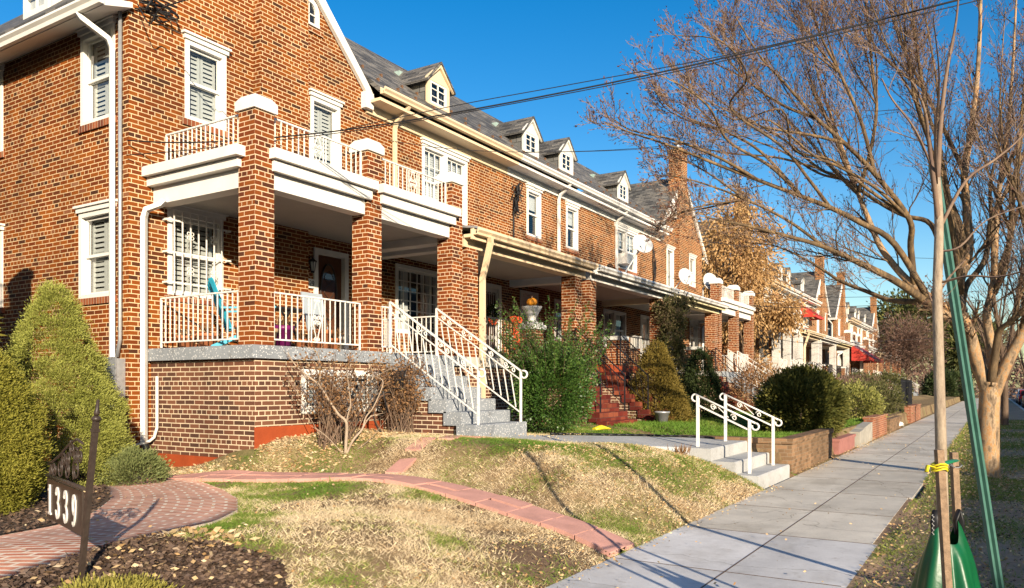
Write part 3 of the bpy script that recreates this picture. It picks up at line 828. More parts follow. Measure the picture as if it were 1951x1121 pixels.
def railing(parent, p0, p1, zt, zb, n, mat, name='porch_railing', w=.014, medallion=None, posts=True):
    p0, p1 = Vector(p0), Vector(p1)
    mb = MB()
    d = (p1 - p0); ax = d.normalized()
    P = lambda t, z: Vector((p0.x + d.x * t, p0.y + d.y * t, z))
    mb.tube([P(0, zt), P(1, zt)], .022, 4, False, ry=.7)
    mb.bar(P(0, zb), P(1, zb), w * 1.5)
    for i in range(n + 1):
        t = i / n
        if medallion and abs(t - medallion) < .6 / n * 1.2: continue
        if i in (0, n): mb.bar(P(t, zb - .08), P(t, zt), w * 1.8)
        else: mb.bar(P(t, zb), P(t, zt), w)
    if medallion:
        t = medallion; half = .11; cz = (zt + zb) / 2; c = P(t, cz)
        for sg in (-1, 1):
            mb.bar(c + ax * sg * half + Vector((0, 0, zb - cz)), c + ax * sg * half + Vector((0, 0, zt - cz)), w)
            mb.bar(c + Vector((0, 0, zt - cz)), c + ax * sg * .09, w * .8); mb.bar(c + Vector((0, 0, zb - cz)), c + ax * sg * .09, w * .8)
            for s2 in (-1, 1):
                scroll(mb, c + ax * sg * .035 + Vector((0, 0, s2 * .045)), ax, .036, 1.2, math.pi if sg > 0 else 0, sg * s2, .008)
                scroll(mb, c + ax * sg * .035 + Vector((0, 0, s2 * (zt - zb) * .44)), ax, .03, 1.2, math.pi if sg > 0 else 0, sg * s2, .007)
    return mb.build(name, mat, parent)

def stair_rail(parent, x, y0, z0, y1, z1, n, mat, scrolls=True, w=.014, h=.82):
    """sloping rail in the plane X=x from the porch edge (y0,z0) down to the foot (y1,z1)"""
    mb = MB()
    a, b = Vector((x, y0, z0)), Vector((x, y1, z1))
    up = lambda q, k: q + Vector((0, 0, k))
    e = (b - a)
    mb.tube([up(a, h), up(b, h)], .024, 4, False, ry=.7)
    mb.bar(up(a, h - .15), up(b, h - .15), w * 1.2)
    mb.bar(up(a, .13), up(b, .13), w * 1.3)
    for i in range(n + 1):
        q = a + e * (i / n)
        if i in (0, n): mb.bar(up(q, -.02), up(q, h), w * 2.2)
        else: mb.bar(up(q, .13) + Vector((0, -.05, 0)), up(q, h - .15) + Vector((0, .05, 0)), w)
    # curled ends
    if scrolls:
        pts = [up(b, h)] + [up(b, h - .06) + Vector((0, -.06 - .06 * math.sin(t), .06 * math.cos(t))) for t in np.linspace(0, math.pi * 1.5, 10)]
        mb.tube(pts, .018, 6)
        for i in range(4):
            q = a + e * ((i + .5) / 4); sg = 1 if i % 2 == 0 else -1
            scroll(mb, up(q, h - .075) + e.normalized() * .08, e.normalized(), .055, 1.3, math.pi, sg, .009)
            scroll(mb, up(q, h - .075) - e.normalized() * .08, e.normalized(), .055, 1.3, 0, sg, .009)
    return mb.build('stair_railing', mat, parent)

def stairs(parent, x0, x1, ytop, ztop, n, run, rise, base, mat, side='brick_foundation'):
    """n steps going down towards -Y"""
    mb = MB(); sd = MB()
    for i in range(n):
        z = ztop - rise * (i + 1); ya = ytop - run * i; yb = ytop - run * (i + 1)
        nose = .03
        mb.prism_yz([(ya + .02, z - rise - .02 if i < n - 1 else base), (yb - nose, z - rise - .02 if i < n - 1 else base), (yb - nose, z - .015), (yb - nose + .015, z), (ya + .02, z)], x0 - (.06 if i == n - 1 else 0), x1 + (.06 if i == n - 1 else 0))
        if i < n - 1: sd.box(x0 + .05, x1 - .05, yb + .01, ya - .001, base, z - rise - .025)
    st = mb.build('porch_steps', mat, parent)
    if len(sd.V): sd.build('step_side', side, st)
    return st

def pillar(parent, x, y, z0, z1, mat='brick_pillar', w=.33, cap='white_paint', caph=.2):
    mb = MB(); mb.box(x, x + w, y, y + w, z0, z1)
    p = mb.build('porch_pillar', mat, parent)
    if cap:
        k = MB(); e = .035
        k.box(x - e, x + w + e, y - e, y + w + e, z1, z1 + caph * .6)
        a = [(x - e, y - e), (x + w + e, y - e), (x + w + e, y + w + e), (x - e, y + w + e)]
        i_ = [k.v((p_[0], p_[1], z1 + caph * .6)) for p_ in a]
        j_ = [k.v((x + w / 2 + (p_[0] - x - w / 2) * .72, y + w / 2 + (p_[1] - y - w / 2) * .72, z1 + caph)) for p_ in a]
        for q in range(4): k.f([i_[q], i_[(q+1) % 4], j_[(q+1) % 4], j_[q]])
        k.f(j_)
        k.build('pillar_cap', cap, p)
    return p

def dormer_Y(parent, xc, yf, trim='aged_white', win=True):
    """small gabled dormer on the street slope"""
    zb = 7.55 + .85 * (yf - 10.4); w = .42; ze = zb + .62; za = ze + .42
    d = MB(); d.box(xc - w, xc - w + .11, yf, yf + .06, zb - .08, ze); d.box(xc + w - .11, xc + w, yf, yf + .06, zb - .08, ze)
    d.box(xc - w + .11, xc + w - .11, yf, yf + .06, zb - .08, zb + .1)
    d.prism_xz([(xc - w, ze), (xc + w, ze), (xc, za - .03)], yf, yf + .06)
    # rake boards
    for sg in (-1, 1):
        d.prism_xz([(xc + sg * (w + .1), ze - .09), (xc + sg * (w + .1), ze + .0), (xc, za + .05), (xc, za - .06)], yf - .06, yf - .005)
    do = d.build('dormer', trim, parent)
    c = MB()
    yb = 10.4 + (ze - 7.55) / .85 + .1
    c.prism_yz([(yf + .22, zb + .10), (yb, ze), (yf + .22, ze)], xc - w + .02, xc + w - .02)
    for sg in (-1, 1): c.prism_yz([(yf + .06, zb - .04), (yf + .221, zb + .095), (yf + .221, ze), (yf + .06, ze)], xc + sg * (w - .03) - .01, xc + sg * (w - .03) + .01)
    c.build('dormer_cheek', 'slate_wall', do)
    r = MB(); yr = 10.4 + (za - 7.55) / .85 + .1
    for sg in (-1, 1):
        e = w + .13
        a, b, c2, d2 = (xc + sg * e, yf - .09, ze - .06), (xc, yf - .09, za + .08), (xc, yr, za + .08), (xc + sg * e, yb + .05, ze - .06)
        pts = [a, b, c2, d2]
        r.poly(pts if sg > 0 else pts[::-1])
        pts = [(p[0], p[1], p[2] - .05) for p in (a, d2, c2, b)]
        r.poly(pts if sg > 0 else pts[::-1])
        r.poly([a, (a[0], a[1], a[2] - .05), (b[0], b[1], b[2] - .05), b])
        r.poly([a, d2, (d2[0], d2[1], d2[2] - .05), (a[0], a[1], a[2] - .05)])
    r.build('dormer_roof', 'slate', do)
    S = LB('Y', yf); G = LB('Y', yf)
    a0, a1 = xc - w + .11, xc + w - .11; z0, z1 = zb + .1, ze
    S.box(a0, a0 + .05, .01, .05, z0, z1); S.box(a1 - .05, a1, .01, .05, z0, z1); S.box(a0, a1, .012, .05, z1 - .05, z1); S.box(a0, a1, .012, .05, z0, z0 + .05)
    S.box(xc - .012, xc + .012, .014, .045, z0, z1)
    for q in (1, 2): S.box(a0, a1, .015, .044, z0 + (z1 - z0) * q / 3 - .01, z0 + (z1 - z0) * q / 3 + .01)
    wi = S.mb.build('dormer_window', 'white_paint', do)
    G.quad(a0, a1, .03, z0, z1); G.mb.mi = 1; G.quad(a0 - .02, a1 + .02, .2, z0 - .02, z1 + .02)
    G.mb.build('dormer_pane', ['window_glass', 'dark_interior'], do, uv=False)
    fl = MB(); fl.box(xc - .1, xc + .06, yr - .22, yr - .05, za - .06, za + .1); fl.build('flashing', 'copper_patina', do)
    return do

def gutter_X(mb, x0, x1, y, z):
    """K profile gutter along X, front at y"""
    mb.prism_yz([(y, z), (y - .02, z - .05), (y + .02, z - .09), (y + .03, z - .13), (y + .13, z - .13), (y + .13, z), (y + .115, z), (y + .115, z - .11), (y + .04, z - .11), (y + .02, z)][::-1], x0, x1)
def downspout(parent, pts, mat, w=.045):
    mb = MB(); mb.tube(pts, w * 1.3, 4, False, ry=.75); return mb.build('downspout', mat, parent)

MC = 19.8      # the row is symmetrical about this plane

def balcony_house(name, label, mirror=False, detail=True):
    """gabled end house with a balcony over the porch"""
    global MIR
    x_of = (lambda x: 2 * MC - x) if mirror else (lambda x: x)
    E = empty('brick_rowhouse', (x_of(9.2), YF, 0), label, 'house', 'brick row houses along the street')
    MIR = MC if mirror else None
    # walls
    mb = MB()
    up = (7.60, 8.36, 5.80, 7.05); bd = (10.22, 10.98, 4.9, 7.0); lo = (7.30, 8.30, 3.02, 4.33); dr = (10.30, 11.2, 2.17, 4.2)
    holes = [up, bd, lo, dr]
    wall_Y(mb, 6.68, 11.70, -.2, 7.57, YF, holes)
    mb.poly([(6.68, YF, 7.57), (11.70, YF, 7.57), (9.19, YF, 10.02)])
    sidew = [(11.08, 11.97, 5.62, 7.0), (11.08, 12.02, 2.96, 4.28), (14.38, 15.3, 2.96, 4.28), (14.38, 15.3, 5.62, 7.0)]
    wall_X(mb, YF, 20, -.2, 7.30, 6.68, sidew)
    mb.poly([(11.7, YF, 7.5), (11.7, 20, 7.5), (11.7, 20, -.2), (11.7, YF, -.2)]) if mirror else None
    mb.poly([(11.7, 20, -.2), (6.68, 20, -.2), (6.68, 20, 7.3), (9.19, 20, 10.0), (11.7, 20, 7.5)])
    wl = mb.build('wall', 'brick', E)
    # chimney breast
    mb = MB(); mb.box(8.92, 10.0, YF - .19, YF + .3, 0, 9.3)
    mb.prism_xz([(8.92, 9.3), (10.0, 9.3), (9.78, 9.75), (9.14, 9.75)], YF - .19, YF + .3)
    mb.box(9.14, 9.78, YF - .19, YF + .36, 9.75, 11.0); mb.box(9.10, 9.82, YF - .23, YF + .40, 11.0, 11.14)
    ch = mb.build('chimney', 'brick', E)
    mb = MB(); mb.box(9.2, 9.72, YF - .12, YF + .3, 11.14, 11.24); mb.tube([(9.46, YF + .1, 11.24), (9.46, YF + .1, 11.42)], .1, 8); mb.box(9.3, 9.62, YF - .05, YF + .25, 11.42, 11.46)
    mb.build('chimney_cap', 'galvanised', ch)
    # roof
    mb = MB()
    for sg, xe, ze in ((-1, 6.22, 7.12), (1, 11.78, 7.49)):
        a, b = (xe, ze), (9.19, 10.02)
        mb.prism_xz([a, b, (b[0], b[1] + .13), (a[0], a[1] + .13)][::sg], YF - .02, 20.05)
    rf = mb.build('roof', 'slate', E)
    mb = MB()   # white rake boards
    for xe, ze in ((6.30, 7.20), (11.86, 7.41)):
        mb.prism_xz([(xe, ze - .12), (xe, ze + .10), (9.19, 10.17), (9.19, 9.9)] if xe < 9 else [(xe, ze + .10), (xe, ze - .12), (9.19, 9.9), (9.19, 10.17)], YF - .10, YF - .022)
    mb.box(11.58, 11.80, YF - .14, YF + .02, 7.18, 7.5)
    mb.build('rake_board', 'white_paint', rf)
    # side eave
    mb = MB(); mb.prism_xz([(6.24, 6.98), (6.68, 7.12), (6.68, 7.2), (6.24, 7.1)], YF - .1, 20); mb.build('soffit', 'soffit_white', E)
    mb = MB(); mb.extr([(6.22, 7.14), (6.14, 7.14), (6.12, 7.09), (6.16, 7.05), (6.17, 6.99), (6.24, 6.99), (6.24, 7.0), (6.24, 7.14)], lambda p, a: (p[0], a, p[1]), YF - .12, 20); mb.build('gutter', 'white_paint', E)
    downspout(E, [(6.2, 11.22, 7.0), (6.24, 11.2, 6.93), (6.56, 11.06, 6.72), (6.61, 11.05, 6.6), (6.61, 11.05, 1.9), (6.61, 11.05, .5)], 'white_paint', .05)
    # dormer on the side slope
    xf = 6.92; yc = 13.82; zb = 7.12 + .977 * (xf - 6.22) + .13; w = .4; ze = zb + .75; za = ze + .42
    d = MB(); d.box(xf, xf + .06, yc - w, yc - w + .12, zb - .12, ze); d.box(xf, xf + .06, yc + w - .12, yc + w, zb - .12, ze); d.box(xf, xf + .06, yc - w + .12, yc + w - .12, zb - .12, zb + .1)
    d.prism_yz([(yc - w, ze), (yc + w, ze), (yc, za)], xf, xf + .06); d.box(xf - .03, xf, yc - w - .03, yc + w + .03, zb - .14, zb - .04)
    do = d.build('dormer', 'white_paint', E)
    c = MB()
    c.prism_xz([(xf + .06, zb - .03), (xf + .06 + .72, ze), (xf + .06, ze)][::-1], yc - w + .02, yc + w - .02)
    c.build('dormer_cheek', 'aged_white', do)
    r_ = MB()
    for sg in (-1, 1):
        e = w + .1; r_.poly([(xf - .08, yc + sg * e, ze - .05), (xf - .08, yc, za + .06), (xf + 1.3, yc, za + .06), (xf + .9, yc + sg * e, ze - .05)])
    r_.build('dormer_roof', 'slate', do)
    G = MB(); G.poly([(xf + .03, yc + w - .12, zb + .1), (xf + .03, yc - w + .12, zb + .1), (xf + .03, yc - w + .12, ze), (xf + .03, yc + w - .12, ze)]); G.build('dormer_pane', 'window_glass', do, uv=False)
    S = MB()
    for k in (1,): S.box(xf + .01, xf + .05, yc - .012, yc + .012, zb + .1, ze)
    for k in (1, 2): S.box(xf + .012, xf + .048, yc - w + .12, yc + w - .12, zb + .1 + (ze - zb - .1) * k / 3 - .01, zb + .1 + (ze - zb - .1) * k / 3 + .01)
    S.build('dormer_sash', 'white_paint', do)
    # windows
    window(E, 'Y', YF, *up); window(E, 'Y', YF, *bd, sill=None, hung=False)
    window(E, 'Y', YF, *lo, bars=True)
    for (a, b_, c1, d1) in (sidew if not mirror else []):
        window(E, 'X', 6.68, a, b_, c1, d1)
    if not mirror: door(E, dr[0] + .1, dr[1] - .1, dr[2], dr[3] - .1)
    else: door(E, dr[0] + .1, dr[1] - .1, dr[2], dr[3] - .1, slab='white_paint', style='glass')
    # arched attic window on the gable
    mb = MB(); ax_, az = 10.17, 8.32
    n = 14; Ro, Ri = .24, .155
    ang = np.linspace(0, math.pi, n)
    for i in range(n - 1):
        for (r0, r1, y0) in ((Ri, Ro, YF - .05),):
            q = [(ax_ + r1 * math.cos(ang[i]), az + .22 + r1 * math.sin(ang[i])), (ax_ + r1 * math.cos(ang[i+1]), az + .22 + r1 * math.sin(ang[i+1])), (ax_ + r0 * math.cos(ang[i+1]), az + .22 + r0 * math.sin(ang[i+1])), (ax_ + r0 * math.cos(ang[i]), az + .22 + r0 * math.sin(ang[i]))]
            mb.prism_xz(q[::-1], y0, YF + .01)
    mb.box(ax_ - Ro, ax_ - Ri, YF - .05, YF + .01, az, az + .22); mb.box(ax_ + Ri, ax_ + Ro, YF - .05, YF + .01, az, az + .22); mb.box(ax_ - Ro, ax_ + Ro, YF - .06, YF + .01, az - .04, az)
    mb.box(ax_ - .01, ax_ + .01, YF - .03, YF - .01, az, az + .37); mb.box(ax_ - Ri, ax_ + Ri, YF - .03, YF - .01, az + .16, az + .18)
    aw = mb.build('arched_window', 'white_paint', E)
    mb = MB(); mb.poly([(ax_ - Ri, YF - .012, az), (ax_ + Ri, YF - .012, az), (ax_ + Ri, YF - .012, az + .22)] + [(ax_ + Ri * math.cos(t), YF - .012, az + .22 + Ri * math.sin(t)) for t in ang[1:-1]] + [(ax_ - Ri, YF - .012, az + .22)])
    mb.mi = 1; mb.poly([(ax_ - Ri, YF - .005, az), (ax_ + Ri, YF - .005, az), (ax_ + Ri, YF - .005, az + .36), (ax_ - Ri, YF - .005, az + .36)])
    mb.build('pane', ['window_glass', 'dark_interior'], aw, uv=False)
    mb = MB()   # arch of rowlock bricks
    for i in range(16):
        t0, t1 = math.pi * i / 16 + .015, math.pi * (i + 1) / 16 - .015
        q = [(ax_ + r * math.cos(t), az + .22 + r * math.sin(t)) for r, t in ((Ro + .01, t0), (Ro + .14, t0), (Ro + .14, t1), (Ro + .01, t1))]
        mb.prism_xz(q[::-1], YF - .012, YF + .01)
    mb.box(ax_ - Ro - .12, ax_ + Ro + .12, YF - .03, YF + .01, az - .15, az - .045)
    mb.build('brick_arch', 'brick_pillar', aw)
    # porch
    y0 = 8.43
    mb = MB(); mb.box(6.94, 11.86, 8.36, YF + .1, 1.99, 2.17)
    mb.build('porch_floor', 'porch_grey', E)
    mb = MB()
    bwh = (7.85, 9.5, 1.22, 1.86)
    wall_Y(mb, 7.03, 11.8, -.1, 1.985, y0, [bwh])
    wall_X(mb, y0, YF - .002, -.1, 1.985, 7.03, [])
    mb.poly([(11.8, y0, -.1), (11.8, YF, -.1), (11.8, YF, 1.985), (11.8, y0, 1.985)])
    pw = mb.build('porch_wall', 'brick_foundation', E)
    window(E, 'Y', y0, bwh[0], bwh[1], bwh[2], bwh[3], inside='blind', lites=2, crown=False, sill=None, name='basement_window', hung=False)
    K = MB()
    for i in range(14):
        xx = 7.95 + i * .112; K.bar((xx, y0 - .05, 1.24), (xx, y0 - .05, 1.84), .014)
    for zz in (1.32, 1.78): K.bar((7.88, y0 - .06, zz), (9.47, y0 - .06, zz), .016)
    K.build('basement_bars', 'white_iron', E)
    mb = MB()   # painted base course
    mb.box(7.018, 7.029, y0 + .3, YF - .01, 0, .62)
    mb.box(7.018, 9.6, y0 - .013, y0 - .002, 0, 1.06)
    mb.build('painted_base', 'red_masonry_paint', E)
    px = (7.03, 9.24, 11.49)
    for x in px: pillar(E, x, y0, 2.17, 5.36)
    # beams with stepped cornice
    def beam(a0, a1):
        b = MB()
        b.box(a0 + .02, a1 - .02, y0 - .02 + .06, y0 + .27, 4.34, 4.60)
        b.box(a0 - .04, a1 + .05, y0 - .06, y0 - .003, 4.57, 4.72); b.box(a0 + .0, a1 - .0, y0 + .003, y0 + .29, 4.60, 4.72)
        b.box(a0 - .09, a1 + .12, y0 - .13, y0 - .003, 4.73, 4.87); b.box(a0, a1, y0 + .003, y0 + .30, 4.72, 4.87)
        return b.build('porch_beam', 'white_paint', E)
    beam(7.36, 9.24); beam(9.57, 11.49)
    b = MB(); b.box(7.07, 7.30, 8.76, YF, 4.34, 4.60); b.box(6.96, 7.31, 8.70, YF, 4.60, 4.72); b.box(6.88, 7.32, 8.62, YF, 4.73, 4.87)
    b.build('porch_beam', 'white_paint', E)
    b = MB(); b.box(11.5, 11.78, 8.76, YF, 4.28, 4.55); b.build('porch_beam', 'white_paint', E)
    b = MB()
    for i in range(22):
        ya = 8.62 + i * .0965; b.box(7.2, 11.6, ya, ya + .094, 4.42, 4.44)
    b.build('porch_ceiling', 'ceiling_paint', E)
    b = MB(); b.box(7.2, 11.78, 8.6, YF, 4.60, 4.76); b.build('balcony_floor', 'soffit_white', E)
    # railings
    iron = 'white_iron'
    railing(E, (7.38, 8.58, 0), (9.22, 8.58, 0), 2.93, 2.27, 17, iron, medallion=.5)
    railing(E, (7.12, 8.78, 0), (7.12, YF - .12, 0), 2.93, 2.27, 17, iron)
    railing(E, (9.59, 8.58, 0), (9.98, 8.58, 0), 2.93, 2.27, 5, iron)
    railing(E, (11.62, 8.8, 0), (11.62, YF - .1, 0), 2.93, 2.27, 17, iron)
    railing(E, (7.38, 8.56, 0), (9.22, 8.56, 0), 5.36, 4.93, 17, iron, 'balcony_railing', medallion=.5)
    railing(E, (9.59, 8.56, 0), (11.47, 8.56, 0), 5.36, 4.93, 17, iron, 'balcony_railing', medallion=.5)
    railing(E, (7.12, 8.78, 0), (7.12, YF - .25, 0), 5.36, 4.93, 17, iron, 'balcony_railing')
    # stairs
    stairs(E, 9.62, 11.02, 8.36, 2.17, 6, .29, .19, .3, 'porch_grey')
    stair_rail(E, 9.70, 8.36, 2.17, 6.62, 1.05, 12, iron); stair_rail(E, 10.94, 8.36, 2.17, 6.62, 1.05, 12, iron)
    downspout(E, [(7.03, 10.4, 4.36), (7.0, 10.45, 4.3), (6.88, 10.62, 4.22), (6.86, 10.65, 4.1), (6.86, 10.65, .75)], 'white_paint', .05)
    MIR = None
    return E

def row_house(x0, x1, label, trim, pillars, win, lowin, doors, steps, dormers, iron='black_iron', ds=(), base='brick_foundation', yard=.7, pier=None, segs=(), stepmat='red_tile', inside='halfblind', floor='concrete_old'):
    E = empty('brick_rowhouse', ((x0 + x1) / 2, YF, 0), label, 'house', 'brick row houses along the street')
    mb = MB()
    holes = [(a, b_, c1, d1) for (a, b_, c1, d1, *_) in win + lowin] + [(a, b_, 2.17, 4.2) for (a, b_, _) in doors]
    wall_Y(mb, x0, x1, -.2, 7.42, YF, holes)
    mb.poly([(x1, 20, -.2), (x0, 20, -.2), (x0, 20, 7.42), (x1, 20, 7.42)])
    mb.poly([(x0 + .001, YF, -.2), (x0 + .001, YF, 7.42), (x0 + .001, 20, 7.42), (x0 + .001, 20, -.2)]); mb.poly([(x1 - .001, YF, -.2), (x1 - .001, 20, -.2), (x1 - .001, 20, 7.42), (x1 - .001, YF, 7.42)])
    mb.build('wall', 'brick', E)
    mb = MB()
    mb.prism_yz([(10.36, 7.46), (13.26, 9.93), (13.26, 10.03), (10.36, 7.57)][::-1], x0, x1)
    mb.prism_yz([(13.26, 9.93), (20, 7.4), (20, 7.5), (13.26, 10.03)][::-1], x0, x1)
    rf = mb.build('roof', 'slate', E)
    mb = MB()
    rr = random.Random(int(x0 * 10))
    for row in (0, 1):
        k = x0 + .4
        while k < x1 - .3:
            y = 10.78 + row * .42 + rr.uniform(-.04, .04); z = 7.57 + .85 * (y - 10.36)
            mb.prism_xy([(k - .022, y - .03), (k + .022, y - .03), (k + .01, y + .04), (k - .01, y + .04)], z - .03, z + .045)
            k += .62
    mb.build('snow_guard', 'rusty_iron', rf)
    mb = MB(); gutter_X(mb, x0 + .01, x1 - .01, 10.22, 7.56); mb.build('gutter', trim, E)
    mb = MB(); mb.box(x0, x1, 10.34, YF, 7.30, 7.36); mb.build('soffit', trim, E)
    mb = MB(); mb.box(x0, x1, YF - .05, YF - .002, 7.12, 7.30); mb.build('frieze_board', trim, E)
    for a, b_, c1, d1, lites, grid in win: window(E, 'Y', YF, a, b_, c1, d1, inside=inside, grid=grid, lites=lites)
    for a, b_, c1, d1, lites, grid in lowin: window(E, 'Y', YF, a, b_, c1, d1, inside='curtain', grid=grid, lites=lites, hung=not (grid and lites == 1), crown=False)
    for a, b_, sty in doors: door(E, a + .1, b_ - .1, 2.17, 4.1, slab='white_paint' if sty == 'glass' else 'door_wood', style=sty)
    for xc in dormers: dormer_Y(E, xc, 11.0, trim if trim == 'cream_trim' else 'aged_white')
    for q in ds:
        downspout(E, [(q, 10.3, 7.44), (q, 10.36, 7.36), (q - .02, 10.62, 7.15), (q - .02, 10.67, 7.02), (q - .02, 10.67, 4.95)], trim, .045)
    # porch
    y0 = 8.43
    xa, xb = x0 + .18, x1 - .02
    sx0, sx1 = steps; yt = 8.36
    mb = MB(); mb.box(xa, xb, 8.36, YF, 1.99, 2.17); mb.build('porch_floor', floor, E)
    mb = MB(); wall_Y(mb, xa, xb, -.1, 1.985, y0, []); mb.poly([(xa, YF, -.1), (xa, y0, -.1), (xa, y0, 1.985), (xa, YF, 1.985)]); mb.build('porch_wall', base, E)
    for x in pillars: pillar(E, x, y0, 2.17, 4.24, cap=None, w=.36)
    mb = MB(); mb.box(xa, xb, y0 + .0, y0 + .3, 4.24, 4.44); mb.box(xa - .02, xb, y0 - .16, y0 + .0, 4.40, 4.46); mb.box(xa - .02, xb, y0 - .20, y0 - .16, 4.36, 4.55)
    mb.build('porch_beam', trim, E)
    mb = MB(); gutter_X(mb, xa, xb, y0 - .33, 4.57); mb.build('porch_gutter', trim, E)
    mb = MB(); mb.box(xa, xa + .26, y0 + .37, YF, 4.22, 4.42); mb.build('porch_beam', trim if trim != 'cream_trim' else 'soffit_white', E)
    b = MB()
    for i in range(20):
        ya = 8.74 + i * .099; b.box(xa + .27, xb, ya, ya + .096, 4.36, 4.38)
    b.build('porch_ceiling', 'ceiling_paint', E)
    mb = MB(); mb.prism_yz([(y0 - .25, 4.56), (YF, 4.9), (YF, 4.95), (y0 - .25, 4.60)][::-1], xa, xb)
    mb.build('porch_roof', 'galvanised', E)
    # railing and stairs
    xs_ = sorted(pillars)
    if pier:
        px0 = pier
        mb = MB(); mb.box(px0, px0 + .4, y0 - .02, y0 + .38, 2.17, 2.86); pp = mb.build('porch_pier', 'brick_pillar', E)
        k = MB(); k.box(px0 - .05, px0 + .45, y0 - .07, y0 + .43, 2.86, 2.96); k.build('pier_cap', 'aged_white', pp)
    for a, b_ in segs:
        if b_ - a > .3: railing(E, (a, 8.6, 0), (b_, 8.6, 0), 3.0, 2.27, max(3, int((b_ - a) / .115)), iron)
    stairs(E, sx0, sx1, yt, 2.17, 7, .21, .185, yard - .3, stepmat)
    stair_rail(E, sx0 + .1, yt, 2.17, 7.1, 1.06, 8, iron, scrolls=False, w=.012); stair_rail(E, sx1 - .1, yt, 2.17, 7.1, 1.06, 8, iron, scrolls=False, w=.012)
    return E

hA = balcony_house('A', 'nearest brick row house with white gable trim, balcony porch and grey steps')
hB = row_house(11.7, 17.0, 'brick row house with cream gutters and one cream dormer, beside the nearest gabled house', 'cream_trim', (11.98, 16.4),
    [(13.52, 15.24, 5.46, 7.0, 2, (3, 2))], [(12.62, 14.5, 2.75, 4.22, 1, (7, 6))], [(15.8, 16.75, 'storm')], (14.9, 16.38), (14.48,), ds=(12.55,), pier=14.46, segs=((12.34, 14.46),), inside='blind')
mbx = MB()
mbx.tube([(12.3, 8.12, 4.46), (12.34, 8.14, 4.36), (12.39, 8.30, 3.9), (12.39, 8.36, 3.7), (12.39, 8.36, .9)], .07, 4, False, ry=.8)
mbx.build('porch_downspout', 'cream_trim', hB)
hC = row_house(17.0, 22.6, 'middle brick row house with two small white dormers and two single upper windows', 'white_paint', (16.98 + .22, 22.0),
    [(18.04, 18.81, 5.72, 7.0, 1, None), (20.32, 21.08, 5.72, 7.0, 1, None)], [(19.6, 21.6, 2.95, 4.15, 2, None)], [(17.7, 18.65, 'glass')], (17.58, 18.98), (18.75, 20.88), ds=(19.78,), pier=19.0, segs=((19.4, 22.0),), floor='red_masonry_paint')
hD = row_house(22.6, 27.9, 'brick row house with pale yellow porch trim, window air conditioner and one white dormer', 'white_paint', (27.25,),
    [(23.8, 25.65, 5.62, 6.98, 2, (2, 2))], [(22.9, 24.7, 2.9, 4.15, 2, None)], [(26.0, 26.95, 'glass')], (25.74, 27.2), (25.12,), ds=(23.83,), pier=25.3, segs=((22.4, 25.3),))
hE = balcony_house('E', 'brick row house with white-trimmed gable and central chimney, left of the golden oak', mirror=True)
# pale yellow porch beam of the fourth house
for ch in hD.children:
    if ch.name.startswith(('porch_beam', 'porch_gutter')):
        ch.data.materials[0] = MATS['yellow_trim'] if not ch.name.startswith('porch_gutter') else MATS['white_paint']

# two further groups of the same five houses along the street
labels2 = ['white-pillared brick row house partly hidden behind the golden oak', 'brick row house with white porch posts right of the golden oak', 'middle brick row house of the second group, seen past the white porch',
           'brick row house with a red upper window awning beyond the white porch', 'far gabled brick row house with a red awning over its porch']
labels3 = ['distant gabled brick row house just past the red porch awning', 'distant brick row house with one white dormer, after the red awning', 'distant brick row house with two white dormers, middle of the last group',
           'distant brick row house with one white dormer, before the last chimney', 'farthest brick row house with a tall end chimney']
G2 = []
for off, labs in ((30.0, labels2), (60.0, labels3)):
    for h, lb in zip((hA, hB, hC, hD, hE), labs):
        n = copy_tree(h); n.location.x += off; n['label'] = lb; G2.append(n)
def swap(root, prefix, mat):
    for ch in root.children:
        if ch.name.startswith(prefix):
            for sl in ch.material_slots[:1]:
                sl.link = 'OBJECT'; sl.material = MATS[mat]
swap(G2[0], 'porch_pillar', 'white_brick'); swap(G2[0], 'porch_wall', 'white_brick'); swap(G2[0], 'painted_base', 'white_brick')
for k in (1, 2, 3): swap(G2[k], 'porch_pillar', 'white_brick')
def awning(parent, x0, x1, yb, yf, zb, zf):
    mb = MB(); n = 16
    rib = lambda t: .025 if int(t * n) % 2 else 0
    for i in range(n):
        a, b = x0 + (x1 - x0) * i / n, x0 + (x1 - x0) * (i + 1) / n
        e = .03 * (i % 2)
        mb.poly([(a, yf, zf + e), (b, yf, zf + e), (b, yb, zb + e), (a, yb, zb + e)])
        mb.poly([(a, yf, zf - .12), (b, yf, zf - .12), (b, yf, zf + e), (a, yf, zf + e)])
    for x in (x0, x1): mb.poly([(x, yf, zf - .1), (x, yf, zf), (x, yb, zb), (x, yb, zf - .1)])
    o = mb.build('awning', 'red_awning'); 
    o.parent = parent; o.matrix_parent_inverse = Matrix.Translation(parent.location).inverted()
awning(G2[3], 53.4, 56.2, YF, YF - .9, 7.0, 6.3)
awning(G2[4], 57.6, 63.2, 8.3, 6.9, 4.5, 3.5)

